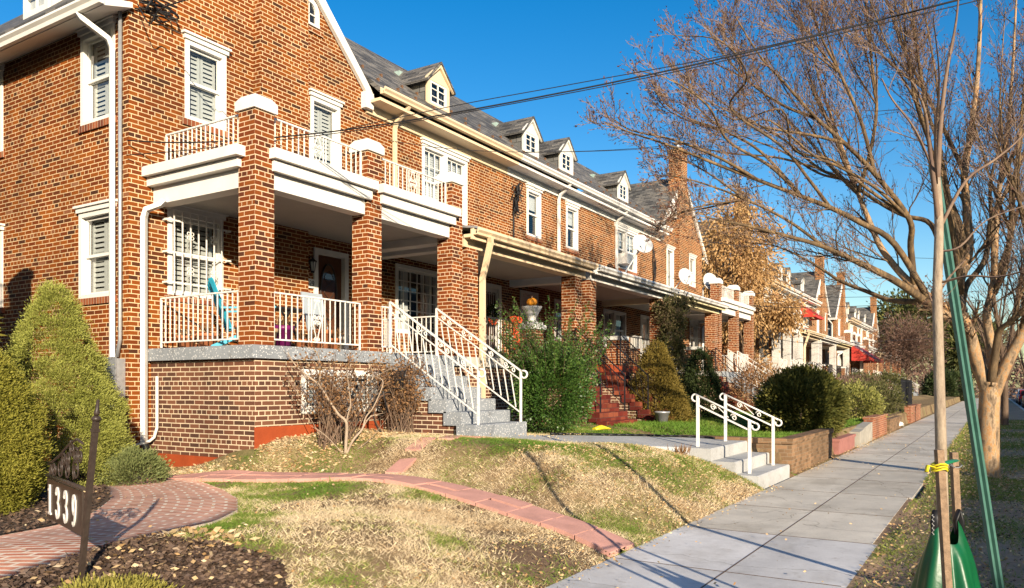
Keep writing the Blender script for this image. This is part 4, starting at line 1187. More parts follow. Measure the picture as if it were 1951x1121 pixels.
# ------------------------------------------------------------------ sidewalk steps, handrails, walls
mb = MB()
for i, (ya, yb, z) in enumerate(((3.14, 3.52, .2), (3.50, 3.92, .4), (3.90, 4.29, .6))):
    mb.prism_yz([(yb, -.1), (yb, z), (ya + .02, z), (ya, z - .02), (ya, -.1)], 12.40, 13.42); mb.prism_yz([(yb, -.1), (yb, z), (ya + .02, z), (ya, z - .02), (ya, -.1)], 13.435, 14.60)
tag(mb.build('concrete_steps', 'concrete_step'), 'three grey concrete steps from the sidewalk up to the lawn', 'steps')
for x, lab in ((12.72, 'white iron handrail on the near side of the sidewalk steps'), (14.30, 'white iron handrail on the far side of the sidewalk steps, by the tan brick wall')):
    E = empty('handrail', (x, 3.9, .2), lab, 'handrail', 'white handrails at the sidewalk steps')
    a = Vector((x, 3.36, .2)); b = Vector((x, 4.22, .6)); h = .86
    m1 = MB(); m1.bar(a, a + Vector((0, 0, h)), .045); m1.build('post', 'white_iron', E)
    m1 = MB(); m1.bar(b, b + Vector((0, 0, h)), .045); m1.build('post', 'white_iron', E)
    m2 = MB()
    ta, tb = a + Vector((0, 0, h)), b + Vector((0, 0, h)); e = (tb - ta).normalized()
    m2.tube([ta - e * .1, tb + e * .05], .024, 6, ry=.7); m2.bar(ta - Vector((0, 0, .16)), tb - Vector((0, 0, .16)), .026)
    pts = [ta - e * .1 + Vector((0, -.055 * math.sin(t), -.055 + .055 * math.cos(t))) for t in np.linspace(0, math.pi * 1.6, 12)]
    m2.tube(pts, .017, 6)
    pts = [tb + e * .05 + Vector((0, .06 * math.sin(t), -.06 + .06 * math.cos(t))) for t in np.linspace(0, math.pi * 1.5, 12)]
    m2.tube(pts, .017, 6)
    m2.build('top_rail', 'white_iron', E)
    m3 = MB()
    for q, sg in ((.3, 1), (.7, -1)):
        c = ta + (tb - ta) * q - Vector((0, 0, .075)); scroll(m3, c, e, .055, 1.4, 0 if sg > 0 else math.pi, sg, .009)
    m3.bar(ta + (tb - ta) * .4 - Vector((0, 0, .12)), ta + (tb - ta) * .6 - Vector((0, 0, .03)), .012)
    m3.build('scrollwork', 'white_iron', E)
mb = MB(); mb.box(14.66, 18.85, 3.12, 3.34, -.1, .56); mb.box(14.66, 14.88, 3.34, 5.3, -.1, .56)
wl = mb.build('retaining_wall', 'brick_retaining'); tag(wl, 'low tan brick retaining wall beside the sidewalk steps', 'wall')
mb = MB(); mb.box(14.63, 18.88, 3.09, 3.37, .563, .66); mb.box(14.63, 14.91, 3.37, 5.3, .563, .655); mb.build('wall_coping', 'brick_retaining', wl)
def lowwall(x0, x1, h, mat, lab, y=3.12, w=.25):
    mb = MB(); mb.box(x0, x1, y, y + w, -.1, h); o = mb.build('retaining_wall', mat); tag(o, lab, 'wall')
    k = MB(); k.box(x0 - .02, x1 + .02, y - .03, y + w + .03, h, h + .07); k.build('wall_coping', mat, o)
lowwall(19.7, 22.2, .30, 'pink_wall', 'low pink painted wall beside the sidewalk under the round hedge')
mb = MB()
for i, (xa_, xb_, h_) in enumerate(((22.5, 23.5, .40), (23.52, 24.4, .46), (24.42, 25.6, .50))): mb.prism_xz([(xa_, -.1), (xb_, -.1), (xb_ - .02, h_ + .05), (xa_ + .03, h_)], 3.04 + .03 * i, 3.36)
tag(mb.build('stone_wall', 'stone_grey'), 'low rough grey stone wall between the pink and red walls', 'wall')
lowwall(25.8, 29.5, .62, 'brick_retaining_red', 'low red brick wall under the yellow-green shrub')
lowwall(38.5, 44.0, .7, 'brick_retaining_red', 'farther low red brick wall in front of the black fence')
lowwall(30.2, 34.5, .4, 'brick_retaining', 'low brown brick wall behind leafy shrubs along the sidewalk')
# black fence far along
E = empty('metal_fence', (41, 4.0, .6), 'black metal fence on the low red wall farther down the sidewalk', 'fence')
mb = MB()
for i in range(46): mb.bar((38.5 + i * .12, 3.5, .7), (38.5 + i * .12, 3.5, 1.95), .02)
mb.build('pickets', 'black_iron', E)
mb = MB()
for zz in (.8, 1.85): mb.bar((38.4, 3.5, zz), (44.0, 3.5, zz), .03)
mb.build('rails', 'black_iron', E)


# ------------------------------------------------------------------ plants
def shrub(name, base, mat, label, cat, clumps, per, leafL, leafW, csize, stem=(.04, 'bark_brown'), out=.8, up=.35, droop=0, group=None, core=None, quad=True):
    """clumps: (n,3) clump centres relative to base with outward directions"""
    C, D = clumps
    E = empty(name, base, label, cat, group)
    n = len(C)
    idx = rng.integers(0, n, n * per)
    off = rng.normal(size=(n * per, 3)) * csize
    # push the needles to the outer side of each clump
    dd = D[idx]
    s = (off * dd).sum(1, keepdims=True)
    off = np.where(s < 0, off - 1.6 * s * dd, off)
    P = C[idx] + off
    dirs = unit(off) * .7 + dd * out + rng.normal(size=P.shape) * .35
    dirs[:, 2] += up - droop
    V = leaves(P + np.array(base), dirs, leafL * rng.uniform(.6, 1.3, len(P)), leafW * rng.uniform(.6, 1.3, len(P)), quad)
    f = arrays('foliage', V, 4 if quad else 3, mat, E)
    if stem:
        mb = MB(); b = Vector(base); zt = float(C[:, 2].max()) * .45
        mb.tube([b - Vector((0, 0, .1)), b + Vector((.01, .02, zt * .5)), b + Vector((0, 0, zt))], [stem[0], stem[0] * .8, stem[0] * .4], 7)
        mb.build('stem', stem[1], E)
    return E
def cone_clumps(n, h, prof, depth=.12, lump=.1):
    t = rng.uniform(0, 1, n * 3); w = np.array([prof(x) for x in t]); keep = rng.uniform(0, max(w), n * 3) < w + .05
    t = t[keep][:n]; m = len(t)
    th = rng.uniform(0, 2 * math.pi, m)
    r = np.array([prof(x) for x in t]) * (1 - rng.uniform(0, depth, m)) * (1 + lump * np.sin(th * 3 + t * 9) * np.cos(t * 17 + th)) * (1 + .5 * lump * np.sin(th * 8 + t * 5) * np.cos(t * 41 + th * 2))
    C = np.stack([r * np.cos(th), r * np.sin(th), t * h], 1)
    D = unit(np.stack([np.cos(th), np.sin(th), .35 + .6 * t], 1))
    return C, D
def blob_clumps(n, rx, ry, rz, cz, depth=.2, low=-.6):
    D = unit(rng.normal(size=(n * 3, 3))); D = D[D[:, 2] > low][:n]
    f = 1 - rng.uniform(0, depth, (len(D), 1))
    lump = 1 + .10 * np.sin(D[:, :1] * 7 + 1) * np.cos(D[:, 1:2] * 6 + D[:, 2:] * 5)
    C = D * np.array([rx, ry, rz]) * f * lump + np.array([0, 0, cz])
    return C, D
# dwarf spruce by the corner of the house
prof = lambda t: .86 * (1 - t) ** .72 * (1 if t > .12 else .86 + t) + .05
bz = Hf(5.08, 9.7)
shrub('dwarf_spruce', (5.08, 9.7, bz), 'spruce_green', 'large yellow-green conical spruce at the corner of the brick house', 'shrub', cone_clumps(1500, 2.42, prof, depth=.2, lump=.16), 110, .029, .010, .040)
shrub('dwarf_spruce', (3.42, 8.32, Hf(3.4, 8.3)), 'spruce_olive', 'rounded olive-green spruce cut off by the left edge of the photo', 'shrub', cone_clumps(1700, 1.56, lambda t: .66 * math.sqrt(max(0, 1 - (1.7 * t - .62) ** 2 / 1.25)) + .04), 80, .029, .010, .042)
# a few yellow leaves caught behind it
shrub('nandina', (3.95, 9.35, Hf(3.9, 9.3)), 'yew_gold', 'sprig of bright yellow leaves behind the leftmost round spruce', 'shrub', blob_clumps(16, .22, .2, .25, 1.85), 9, .11, .05, .06, stem=(.015, 'bark_brown'))
shrub('juniper', (5.62, 8.95, Hf(5.6, 8.9)), 'juniper_pale', 'small pale green juniper at the foot of the large conical spruce', 'shrub', blob_clumps(200, .34, .32, .30, .10, low=-.1), 40, .05, .014, .04, stem=(.02, 'bark_brown'))
shrub('golden_yew', (2.50, 4.30, Hf(2.5, 4.3)), 'yew_gold', 'low yellow-green conifer at the bottom edge in front of the number sign', 'shrub', blob_clumps(420, .38, .34, .15, .04, low=-.1), 46, .03, .009, .028, stem=(.02, 'bark_brown'))
# brownish cone, dark cone
shrub('dwarf_spruce', (18.45, 7.2, Hf(18.45, 7.2)), 'spruce_bronze', 'bronze-tinged conical spruce in the lawn in front of the red steps', 'shrub', cone_clumps(800, 1.95, lambda t: .76 * (1 - t) ** .8 * (1 if t > .1 else .9 + t) + .05, lump=.16), 34, .06, .024, .065)
shrub('dwarf_spruce', (20.7, 6.8, Hf(20.7, 6.8)), 'spruce_dark', 'dark green conical spruce behind the bronze one', 'shrub', cone_clumps(520, 1.8, lambda t: .62 * (1 - t) ** .7 + .05), 24, .075, .034, .07)
# big privet with whippy shoots
base = (12.45, 6.85, Hf(12.4, 6.85))
C1, D1 = blob_clumps(760, .78, .70, .84, .78, depth=.6, low=-.9)
pv = shrub('privet', base, 'privet', 'big dark green privet bush with whippy top shoots beside the grey porch steps', 'bush', (C1, D1), 30, .05, .03, .085)
mb = MB(); Ps = []; Ds = []
for i in range(170):
    a = random.uniform(0, 6.28); r0 = random.uniform(.1, .72)
    p = Vector(base) + Vector((r0 * math.cos(a), r0 * math.sin(a), 1.1)); d = Vector((math.cos(a) * .35, math.sin(a) * .35, 1)).normalized()
    L = random.uniform(.35, 1.6) * (1.1 - .5 * r0); pts = []
    for k in range(6):
        q = p + d * (L * k / 5) + Vector((math.cos(a), math.sin(a), -.3)) * (.16 * (k / 5) ** 2); pts.append(q)
        if k:
            for _ in range(11): Ps.append(q - d * random.uniform(0, L / 5)); Ds.append((random.gauss(0, 1), random.gauss(0, 1), .6))
    mb.tube(pts, [.006, .005, .005, .004, .003, .002], 3, cap=False)
mb.build('shoots', 'bark_brown', pv)
arrays('shoot_leaves', leaves(np.array(Ps), np.array(Ds), .05, .024), 4, 'privet', pv)
# vine on the porch pillar
C1, D1 = cone_clumps(700, 3.45, lambda t: .36 + .16 * math.sin(t * 7) + .12 * (1 - t), lump=.3)
shrub('climbing_vine', (22.2, 8.2, Hf(22, 8.2)), 'vine', 'tall green and grey vine climbing the porch pillar', 'vine', (C1, D1), 30, .075, .045, .08)
# round hedge on the wall
E1 = shrub('arborvitae_hedge', (20.1, 4.05, Hf(19.6, 4.0)), 'arborvitae', 'large round dark green hedge bulging over the brick wall', 'hedge', (lambda a, b: (np.r_[a[0], b[0] + np.array([1.25, .15, .0])], np.r_[a[1], b[1]]))(blob_clumps(520, 1.15, .95, .84, .62, low=-.7), blob_clumps(340, .85, .85, .88, .58, low=-.7)), 46, .10, .045, .095)
# yellow green shrub, and leafy garden shrubs along the far gardens
def garden(x, y, rx, rz, mat, label, n=160, per=20, L=.10, Wd=.05):
    return shrub('garden_shrub', (x, y, max(.25, Hf(x, y))), mat, label, 'shrub', blob_clumps(n, rx, rx * .8, rz, rz * .7, depth=.45, low=-.8), per, L, Wd, .12, stem=(.03, 'bark_brown'), group='garden shrubs in front of the far houses')
garden(28.8, 4.0, .95, .62, 'shrub_yellow', 'yellow-green shrub spilling over the low red brick wall', 240, 22)
garden(31.5, 4.6, 1.2, .72, 'shrub_green', 'loose grey-green shrub just past the yellow-green one', 260)
garden(34.0, 5.4, 1.2, .85, 'twig_mass', 'brown twiggy shrub left of the far gardens, past the round hedge', 260, 20, .14, .02)
garden(36.5, 4.3, 1.3, .75, 'shrub_green', 'grey-green leafy shrub with a brown base before the black fence', 240)
garden(39.5, 5.3, 1.5, .85, 'shrub_green', 'taller leafy shrub behind the black fence', 260)
garden(43.0, 5.8, 1.6, .9, 'twig_mass', 'brown leafless shrub behind the black fence', 260, 20, .16, .025)
garden(29.8, 6.9, 1.0, .75, 'rose_leaf', 'reddish brown bare shrub in front of the gabled house porch', 220, 18, .12, .03)
garden(26.0, 6.6, 1.0, .9, 'rose_leaf', 'reddish brown thicket behind the sidewalk handrail', 220, 18, .12, .03)
garden(33.0, 7.3, .8, .7, 'twig_mass', 'tan dry thicket below the white-pillared porch', 160, 18, .12, .02)
garden(48.0, 6.4, 1.5, 1.0, 'shrub_green', 'green shrub below the red porch awning', 240, 20, .14, .07)
garden(53.0, 5.6, 1.7, 1.1, 'shrub_green', 'far green shrub under the brown ornamental tree', 240, 20, .14, .07)

# ------------------------------------------------------------------ bare trees
def cat(P, n):
    P = [Vector(p) for p in P]; P = [P[0] * 2 - P[1]] + P + [P[-1] * 2 - P[-2]]
    out = []
    for i in range(1, len(P) - 2):
        for k in range(n):
            t = k / n; a, b, c, d = P[i-1], P[i], P[i+1], P[i+2]
            out.append(.5 * ((2 * b) + (c - a) * t + (2 * a - 5 * b + 4 * c - d) * t * t + (3 * b - a - 3 * c + d) * t ** 3))
    out.append(P[-2]); return out
class Tree:
    def __init__(s, rnd, rmin=.0026, rtr=.035): s.rmin = rmin; s.rtr = rtr; s.limbs = MB(); s.rnd = rnd; s.thick = MB(); s.mid = MB(); s.thin = MB(); s.tips = []; s.tipd = []
    def put(s, pts, r0, r1):
        m = len(pts); rr = [r0 + (r1 - r0) * i / (m - 1) for i in range(m)]
        if r0 > s.rtr: s.thick.tube(pts, rr, 10)
        elif r0 > .022: s.limbs.tube(pts, rr, 8)
        elif r0 > .009: s.mid.tube(pts, rr, 5)
        else: s.thin.tube(pts, rr, 3, cap=False)
    def branch(s, p, d, L, r, lvl, maxl, kids, upb=.25, spread=.6, wig=.12):
        rnd = s.rnd; n = 5 if lvl < maxl else 4
        pts = [p]; q = p.copy(); dd = d.normalized()
        for k in range(n):
            dd = (dd + Vector((rnd.gauss(0, wig), rnd.gauss(0, wig), rnd.gauss(0, wig) + upb / n))).normalized()
            q = q + dd * (L / n); pts.append(q.copy())
        s.put(pts, r, r * .35)
        s.kids(pts, r, L, lvl, maxl, kids, upb, spread, wig)
        if lvl == maxl:
            s.tips.append(pts[-1]); s.tipd.append(dd)
            s.tips.append(pts[-2]); s.tipd.append(dd)
    def kids(s, pts, r, L, lvl, maxl, kids, upb, spread, wig, t0=.15):
        if lvl >= maxl: return
        rnd = s.rnd; m = len(pts) - 1; k = kids[min(lvl, len(kids) - 1)]
        for i in range(k):
            t = t0 + (1 - t0) * (i + rnd.random()) / k
            f = t * m; j = min(int(f), m - 1); p = pts[j].lerp(pts[j+1], f - j)
            tan = (pts[j+1] - pts[j]).normalized()
            side = tan.cross(Vector((rnd.gauss(0, 1), rnd.gauss(0, 1), rnd.gauss(0, 1)))).normalized()
            ang = rnd.uniform(.5, 1.0) * spread
            d = tan * math.cos(ang) + side * math.sin(ang); d.z += .12
            s.branch(p, d, L * rnd.uniform(.35, .6) * (1.1 - .45 * t), max(s.rmin, r * (1 - .6 * t) * rnd.uniform(.42, .62)), lvl + 1, maxl, kids, upb, spread, wig)
    def limb(s, P, r0, r1, L, maxl, kids, upb=.3, spread=.75, n=5, t0=.25):
        pts = cat(P, n); s.put(pts, r0, r1)
        s.kids(pts, max(r1, r0 * .45), L, 0, maxl, kids, upb, spread, .13, t0)
    def finish(s, E, bt, bm, bs, pods=None, podn=1, podL=.03):
        s.thick.build('trunk', bt, E)
        if len(s.limbs.V) and s.limbs is not s.thick: s.limbs.build('limbs', 'bark_limb' if bt == 'bark_myrtle' else bt, E)
        if len(s.mid.V) and s.mid not in (s.thick, s.thin): s.mid.build('branches', bm, E, uv=False)
        if len(s.thin.V): s.thin.build('crown', bs, E, uv=False)
        if pods:
            P = np.repeat(np.array([list(p) for p in s.tips]), podn, 0); D = np.repeat(np.array([list(p) for p in s.tipd]), podn, 0)
            P = P + rng.normal(size=P.shape) * .03; D = D + rng.normal(size=D.shape) * .6
            arrays('seed_heads', leaves(P, D, podL * rng.uniform(.6, 1.4, len(P)), podL * .55), 4, pods, E)

# the crape myrtle: limbs follow the tree in the photo, spread in depth
DM = 13.7
def lim(*uvd): return [at(u, v, DM + d) for u, v, d in uvd]
T = Tree(random.Random(5), .0045, .08)
mb_base = at(1885, 905, DM); gz = -.05
E = empty('crape_myrtle', (mb_base.x, mb_base.y, 0), 'big many-stemmed bare crape myrtle spreading over the sidewalk', 'tree')
trunk = [Vector((mb_base.x, mb_base.y, -.1)), Vector((mb_base.x, mb_base.y, .0)), at(1884, 860, DM), at(1884, 800, DM), at(1886, 750, DM), at(1888, 730, DM)]
tp = cat(trunk, 4); T.thick.tube(tp, [.24, .22, .205, .19, .18, .172, .168, .165] + [.165] * (len(tp) - 10) + [.19, .20], 14)
KD = (18, 9, 4)
limbs = [
 (lim((1886,760,0),(1862,690,0),(1838,615,-.1),(1800,602,-.3),(1772,582,-.45)), .115, .082, 1.6),
 (lim((1800,602,-.3),(1764,575,-.5),(1705,535,-.8),(1635,500,-1.1),(1571,471,-1.3),(1507,452,-1.5),(1421,430,-1.8),(1345,414,-2)), .079, .012, 2.6),
 (lim((1764,575,-.5),(1700,573,-.2),(1650,555,.3),(1600,535,.8),(1545,500,1.2),(1480,470,1.6),(1420,462,2)), .05, .008, 1.9),
 (lim((1820,600,-.2),(1775,570,0),(1742,546,.2),(1710,514,.4),(1678,471,.6),(1657,423,.8),(1635,369,1),(1612,305,1.2),(1590,240,1.4),(1560,150,1.7),(1540,50,2)), .085, .012, 2.6),
 (lim((1742,546,.2),(1735,470,0),(1732,417,-.3),(1667,332,-.6),(1609,273,-.9),(1555,225,-1.1),(1496,160,-1.4),(1448,107,-1.6),(1400,30,-1.9)), .06, .010, 2.5),
 (lim((1800,500,.1),(1774,428,.3),(1726,412,.6),(1683,391,.9),(1609,343,1.2),(1560,321,1.4),(1496,268,1.7),(1421,225,2),(1357,182,2.2),(1310,145,2.5)), .05, .008, 1.8),
 (lim((1780,590,-.4),(1705,466,-.8),(1640,425,-1.1),(1582,396,-1.4),(1528,375,-1.7),(1443,343,-2),(1357,310,-2.3),(1277,278,-2.6),(1196,251,-2.8),(1150,232,-3)), .055, .006, 1.5),
 (lim((1886,755,0),(1858,680,.1),(1832,600,.2),(1826,545,.3),(1845,480,.4),(1842,400,.5),(1838,330,.6),(1850,250,.7),(1862,150,.8),(1868,20,1),(1870,-120,1.2)), .125, .02, 2.6),
 (lim((1832,560,.2),(1815,440,-.1),(1790,350,-.4),(1770,270,-.6),(1760,180,-.8),(1745,80,-1),(1732,-60,-1.2)), .06, .012, 2.4),
 (lim((1890,740,0),(1888,660,.3),(1880,600,.5),(1893,540,.6),(1897,450,.7),(1905,350,.9),(1920,250,1),(1930,120,1.2),(1938,-40,1.4)), .09, .015, 2.5),
 (lim((1893,560,.6),(1915,510,.3),(1925,440,0),(1935,330,-.3),(1948,220,-.5),(1965,100,-.7)), .06, .012, 2.3),
 (lim((1890,760,0),(1912,705,-.2),(1945,640,-.4),(1980,560,-.7),(2015,450,-1),(2040,330,-1.3),(2060,180,-1.6)), .115, .02, 2.7),
 (lim((1888,735,-.1),(1900,650,-.3),(1906,628,-.4),(1940,602,-.7),(1968,560,-.9),(2010,490,-1.1),(2050,380,-1.3)), .07, .012, 2.2),
 (lim((1838,330,.6),(1800,250,1),(1760,170,1.3),(1720,90,1.7),(1690,0,2),(1670,-90,2.3)), .045, .01, 2.4),
 (lim((1635,369,1),(1660,280,.7),(1670,200,.5),(1660,110,.2),(1650,10,0),(1640,-80,-.2)), .04, .01, 2.3),
 (lim((1667,332,-.6),(1640,230,-.8),(1600,140,-1),(1560,60,-1.3),(1530,-40,-1.5)), .035, .009, 2.2),
 (lim((1555,225,-1.1),(1490,200,-.8),(1420,150,-.5),(1370,90,-.2),(1330,20,.1)), .028, .006, 1.4),
 (lim((1528,375,-1.7),(1450,290,-1.3),(1380,250,-1),(1310,225,-.7),(1265,195,-.4),(1240,165,-.2)), .026, .005, 1.1),
 (lim((1571,471,-1.3),(1500,420,-1.6),(1420,380,-1.9),(1340,350,-2.1),(1280,335,-2.3),(1240,335,-2.5)), .026, .005, 1.2),
]
for P, r0, r1, L in limbs: T.limb(P, r0, r1, L, 3, KD)
rl = random.Random(17)
for P, r0, r1, L in limbs[3:]:
    for rep_ in range(3):
        i0 = rl.randint(2, max(2, len(P) - 4)); b0 = P[i0]; q = [b0]
        ang = rl.uniform(-.5, .5); axr = (P[-1] - b0).normalized()
        for j in range(i0 + 1, len(P)):
            d_ = P[j] - b0; rot = Matrix.Rotation(ang * (1 if d_.z > 0 else .5), 3, Vector((c_, s_, 0))) @ Matrix.Rotation(rl.uniform(-.18, .18), 3, Vector((0, 0, 1)))
            q.append(b0 + rot @ d_ * rl.uniform(.86, 1.0))
        if len(q) > 2: T.limb(q, max(.016, r0 * .5), .006, L * .9, 3, (12, 7, 4))
T.tips = T.tips[::5]; T.tipd = T.tipd[::5]
T.finish(E, 'bark_myrtle', 'bark_branch', 'bark_twig', 'seed_pod', 1, .045)

# young staked tree
DY = 4.0
ly = lambda *uvd: [at(u, v, DY + d) for u, v, d in uvd]
T = Tree(random.Random(9)); T.mid = T.thin
b0 = at(1797, 1050, DY)
E = empty('young_tree', (b0.x, b0.y, 0), 'slim young bare tree with a green water bag, tied to two wooden stakes', 'tree')
P = [Vector((b0.x + .02, b0.y, -.1))] + ly((1797, 1050, 0), (1793, 860, 0), (1789, 700, 0), (1786, 560, 0), (1789, 430, .02), (1784, 340, .03))
tp = cat(P, 5); m_ = len(tp); T.thick.tube(tp, [.031 - .012 * i / m_ for i in range(m_)], 10)
for P, r0 in ((ly((1789,430,.02),(1780,350,.0),(1770,270,.0),(1762,210,-.05),(1740,160,-.1),(1722,144,-.15)), .015), (ly((1786,350,.03),(1793,230,.1),(1805,130,.15),(1822,40,.2),(1830,-60,.25)), .016),
              (ly((1788,440,.02),(1840,345,.15),(1895,305,.25),(1945,262,.3),(1990,200,.4)), .011), (ly((1787,560,0),(1812,525,.1),(1840,495,.2)), .008),
              (ly((1787,540,0),(1845,526,-.1),(1900,528,-.2),(1955,515,-.3)), .008), (ly((1784,340,.03),(1745,250,-.1),(1700,190,-.25),(1680,150,-.3)), .008), (ly((1789,480,0),(1830,470,.2),(1880,420,.4),(1960,390,.6)), .007),
              (ly((1786,360,.03),(1782,260,-.1),(1790,150,-.2),(1778,30,-.3)), .009), (ly((1787,620,0),(1770,560,.2),(1745,520,.35)), .006)):
    T.limb(P, r0, .003, .45, 1, (3,), upb=.2, spread=.8, n=4, t0=.3)
T.finish(E, 'bark_young', 'bark_young', 'bark_twig')
# stakes
for (ua, va, ub, vb, d, lab) in ((1789, 857, 1806, 1130, 3.72, 'nearer wooden stake with yellow tape beside the young tree'), (1817, 862, 1825, 1020, 4.25, 'farther wooden stake behind the green water bag')):
    a = at(ua, va, d); b = at(ub, vb, d); k = (b - a).normalized(); b = a + k * ((a.z + .12) / -k.z)
    mb = MB(); mb.tube([a, b], .023, 4, False, up=(c_, s_, 0))
    tag(mb.build('wooden_stake', 'wood_stake'), lab, 'stake', 'stakes of the young tree')
def ringband(c, ax, r, h, n=14, tk=.003):
    mb = MB(); ax = Vector(ax).normalized(); u_ = ax.orthogonal().normalized(); v_ = ax.cross(u_)
    mb.tube([c + (u_ * math.cos(t) + v_ * math.sin(t)) * r for t in np.linspace(0, 2 * math.pi, n)], h, 4, False, cap=False); return mb
c0 = at(1790, 890, 3.72)
mb = MB()
for k in range(3): mb.tube([c0 + Vector((.028 * math.cos(t + .4 * k), .028 * math.sin(t + .4 * k), .012 * k - .012 + .006 * math.sin(t * 2 + k))) for t in np.linspace(0, 2 * math.pi, 13)], .012, 5, ry=.4, cap=False)
mb.tube([c0 + Vector((-.03, .02, 0)), c0 + Vector((-.06, .045, .01)), c0 + Vector((-.075, .05, -.02))], .012, 5, ry=.3)
tag(mb.build('flagging_tape', 'yellow_tape'), 'bright yellow tape wrapped around the nearer wooden stake', 'tape')
mb = MB(); a = at(1790, 886, 3.74); b = at(1806, 878, 4.02); c1 = at(1817, 888, 4.22)
mb.tube([a + Vector((.03, 0, 0)), b + Vector((.03, -.03, .0)), b + Vector((.045, .0, -.01)), b + Vector((.03, .035, .0))], .022, 6, ry=.35)
tag(mb.build('tree_strap', 'green_strap'), 'dark green strap holding the young tree between its stakes', 'strap')
mb = MB(); mb.tube([c1 + Vector((.04 * math.cos(t), .04 * math.sin(t), .006 * math.sin(3 * t))) for t in np.linspace(0, 12, 40)], .0025, 4); mb.tube([b + Vector((.03, .02, 0)), c1], .0025, 4)
tag(mb.build('tie_wire', 'galvanised'), 'thin wire wound around the farther wooden stake', 'wire')
# green water bag
c = at(1801, 1000, DY); bx, by = c.x, c.y
E = empty('water_bag', (bx, by, 0), 'green plastic water bag wrapped around the young tree trunk', 'bag')
mb = MB(); ns, nz = 64, 26; ids = []
for i in range(nz + 1):
    t = i / nz; row = []
    for k in range(ns):
        a = 2 * math.pi * k / ns
        peak = max(0, math.cos((a - 2.55)) ) ** 6 + max(0, math.cos(a - 5.3)) ** 6
        ztop = .80 + .12 * peak
        z = ztop * (1 - t) + 0.0 * t
        base_r = .06 + .20 * t ** .7
        fold = .022 * math.sin(a * 5 + 2 * t) * t + .010 * math.sin(a * 11 + 5 * t + 1) * (t * (1 - t) * 3) + .012 * math.sin(z * 23 + a * 2) * t * (1 - t)
        crease = -.05 * math.exp(-((a - 3.55) / .18) ** 2) * (1 - .5 * t) - .035 * math.exp(-((a - 4.5) / .15) ** 2) * t
        r_ = max(.045, base_r + fold + crease * t ** .5)
        row.append(mb.v((bx + r_ * math.cos(a), by + r_ * math.sin(a) , z)))
    ids.append(row)
for i in range(nz):
    for k in range(ns):
        j = (k + 1) % ns; mb.f([ids[i][k], ids[i+1][k], ids[i+1][j], ids[i][j]], True)
mb.build('bag_body', 'bag_green', E)
for a in (2.55, 5.3):
    p = Vector((bx + .07 * math.cos(a), by + .07 * math.sin(a), .88)); tq = Vector((-math.sin(a), math.cos(a), 0))
    mb = MB(); mb.tube([p + Vector((.012 * math.cos(a), .012 * math.sin(a), -.06)), p + Vector((.01 * math.cos(a), .01 * math.sin(a), .03)), p + Vector((.0, 0, .085)), p + Vector((-.02 * math.cos(a), -.02 * math.sin(a), .03)), p + Vector((-.015 * math.cos(a), -.015 * math.sin(a), -.04))], [.014, .02, .022, .02, .012], 6, ry=.35)
    st = mb.build('strap', 'black_plastic', E)
    k = MB()
    for q in range(5):
        o_ = p + Vector((math.cos(a) * .022, math.sin(a) * .022, -.035 + q * .022))
        k.tube([o_ + tq * .006 * math.sin(t * 2) + Vector((0, 0, .016 * t / 3.1)) for t in np.linspace(0, 3.1, 6)], .0014, 4)
    k.build('strap_lettering', 'white_paint', st)
# leaning green U-channel post
DP = 5.4
a = at(1776, 312, DP + .25); b = at(1907, 1165, DP); k = (b - a).normalized(); b = a + k * ((a.z + .2) / -k.z)
axis = (b - a).normalized(); u_ = Vector((.75, -.55, 0)); u_ = (u_ - axis * u_.dot(axis)).normalized(); v_ = axis.cross(u_).normalized()
prof_ = [(-.042, .014), (-.022, .014), (-.014, -.018), (.014, -.018), (.022, .014), (.042, .014), (.042, .018), (.018, .018), (.010, -.014), (-.010, -.014), (-.018, .018), (-.042, .018)]
mb = MB(); mb.extr(prof_, lambda p, t: a + axis * t + u_ * p[0] * .92 + v_ * p[1] * 1.3, 0, (b - a).length)
tag(mb.build('sign_post', 'post_green'), 'leaning green steel channel post right of the young tree', 'post')

# generic bare street tree for the distance
def bare_tree(name, loc, label, h, seed, kids=(8, 5, 4), spread=.7, n0=6, group=None, r=.14, bt='bark_brown'):
    T = Tree(random.Random(seed)); T.mid = T.limbs = T.thick; rnd = T.rnd; loc = Vector(loc)
    E = empty(name, loc, label, 'tree', group)
    f = loc + Vector((0, 0, h * .22))
    T.thick.tube(cat([loc - Vector((0, 0, .2)), loc + Vector((.03, 0, h * .1)), f], 4), [r * 1.2, r, r, r * .95, r * .95, r * .95, r * .9, r * .9, r * .9], 9)
    for i in range(n0):
        a = 6.28 * i / n0 + rnd.uniform(-.4, .4); s = rnd.uniform(.12, .42)
        e = f + Vector((math.cos(a) * s * h, math.sin(a) * s * h, h * rnd.uniform(.45, .75)))
        m1 = f.lerp(e, .4) + Vector((0, 0, h * .06))
        T.limb([f - Vector((0, 0, .1)), m1, e], r * .6, .02, h * .24, 3, kids, spread=spread, t0=.2)
    T.finish(E, bt, 'bark_brown', 'bark_twig')
    return E
sg = 'bare street trees farther down the street'
t0 = bare_tree('street_tree', (38, -.4, 0), 'bare street tree behind the trunk of the crape myrtle', 8.5, 21, group=sg)
for x, y, rz, sc, lab in ((52, .0, 1.3, 1.0, 'second bare street tree down the tree strip'), (66, -.6, 2.6, 1.15, 'third bare street tree down the tree strip'), (84, .2, 4.0, 1.1, 'fourth bare street tree down the tree strip'), (112, 2.6, 5.0, 1.5, 'tall bare tree beyond the end of the sidewalk'), (120, -3.5, .7, 1.6, 'tall bare tree at the far end of the road'), (104, -1.2, 3.2, 1.3, 'bare tree by the far corner of the road')):
    n = copy_tree(t0); n.location = (x, y, 0); n.rotation_euler = (0, 0, rz); n.scale = (sc, sc, sc); n['label'] = lab
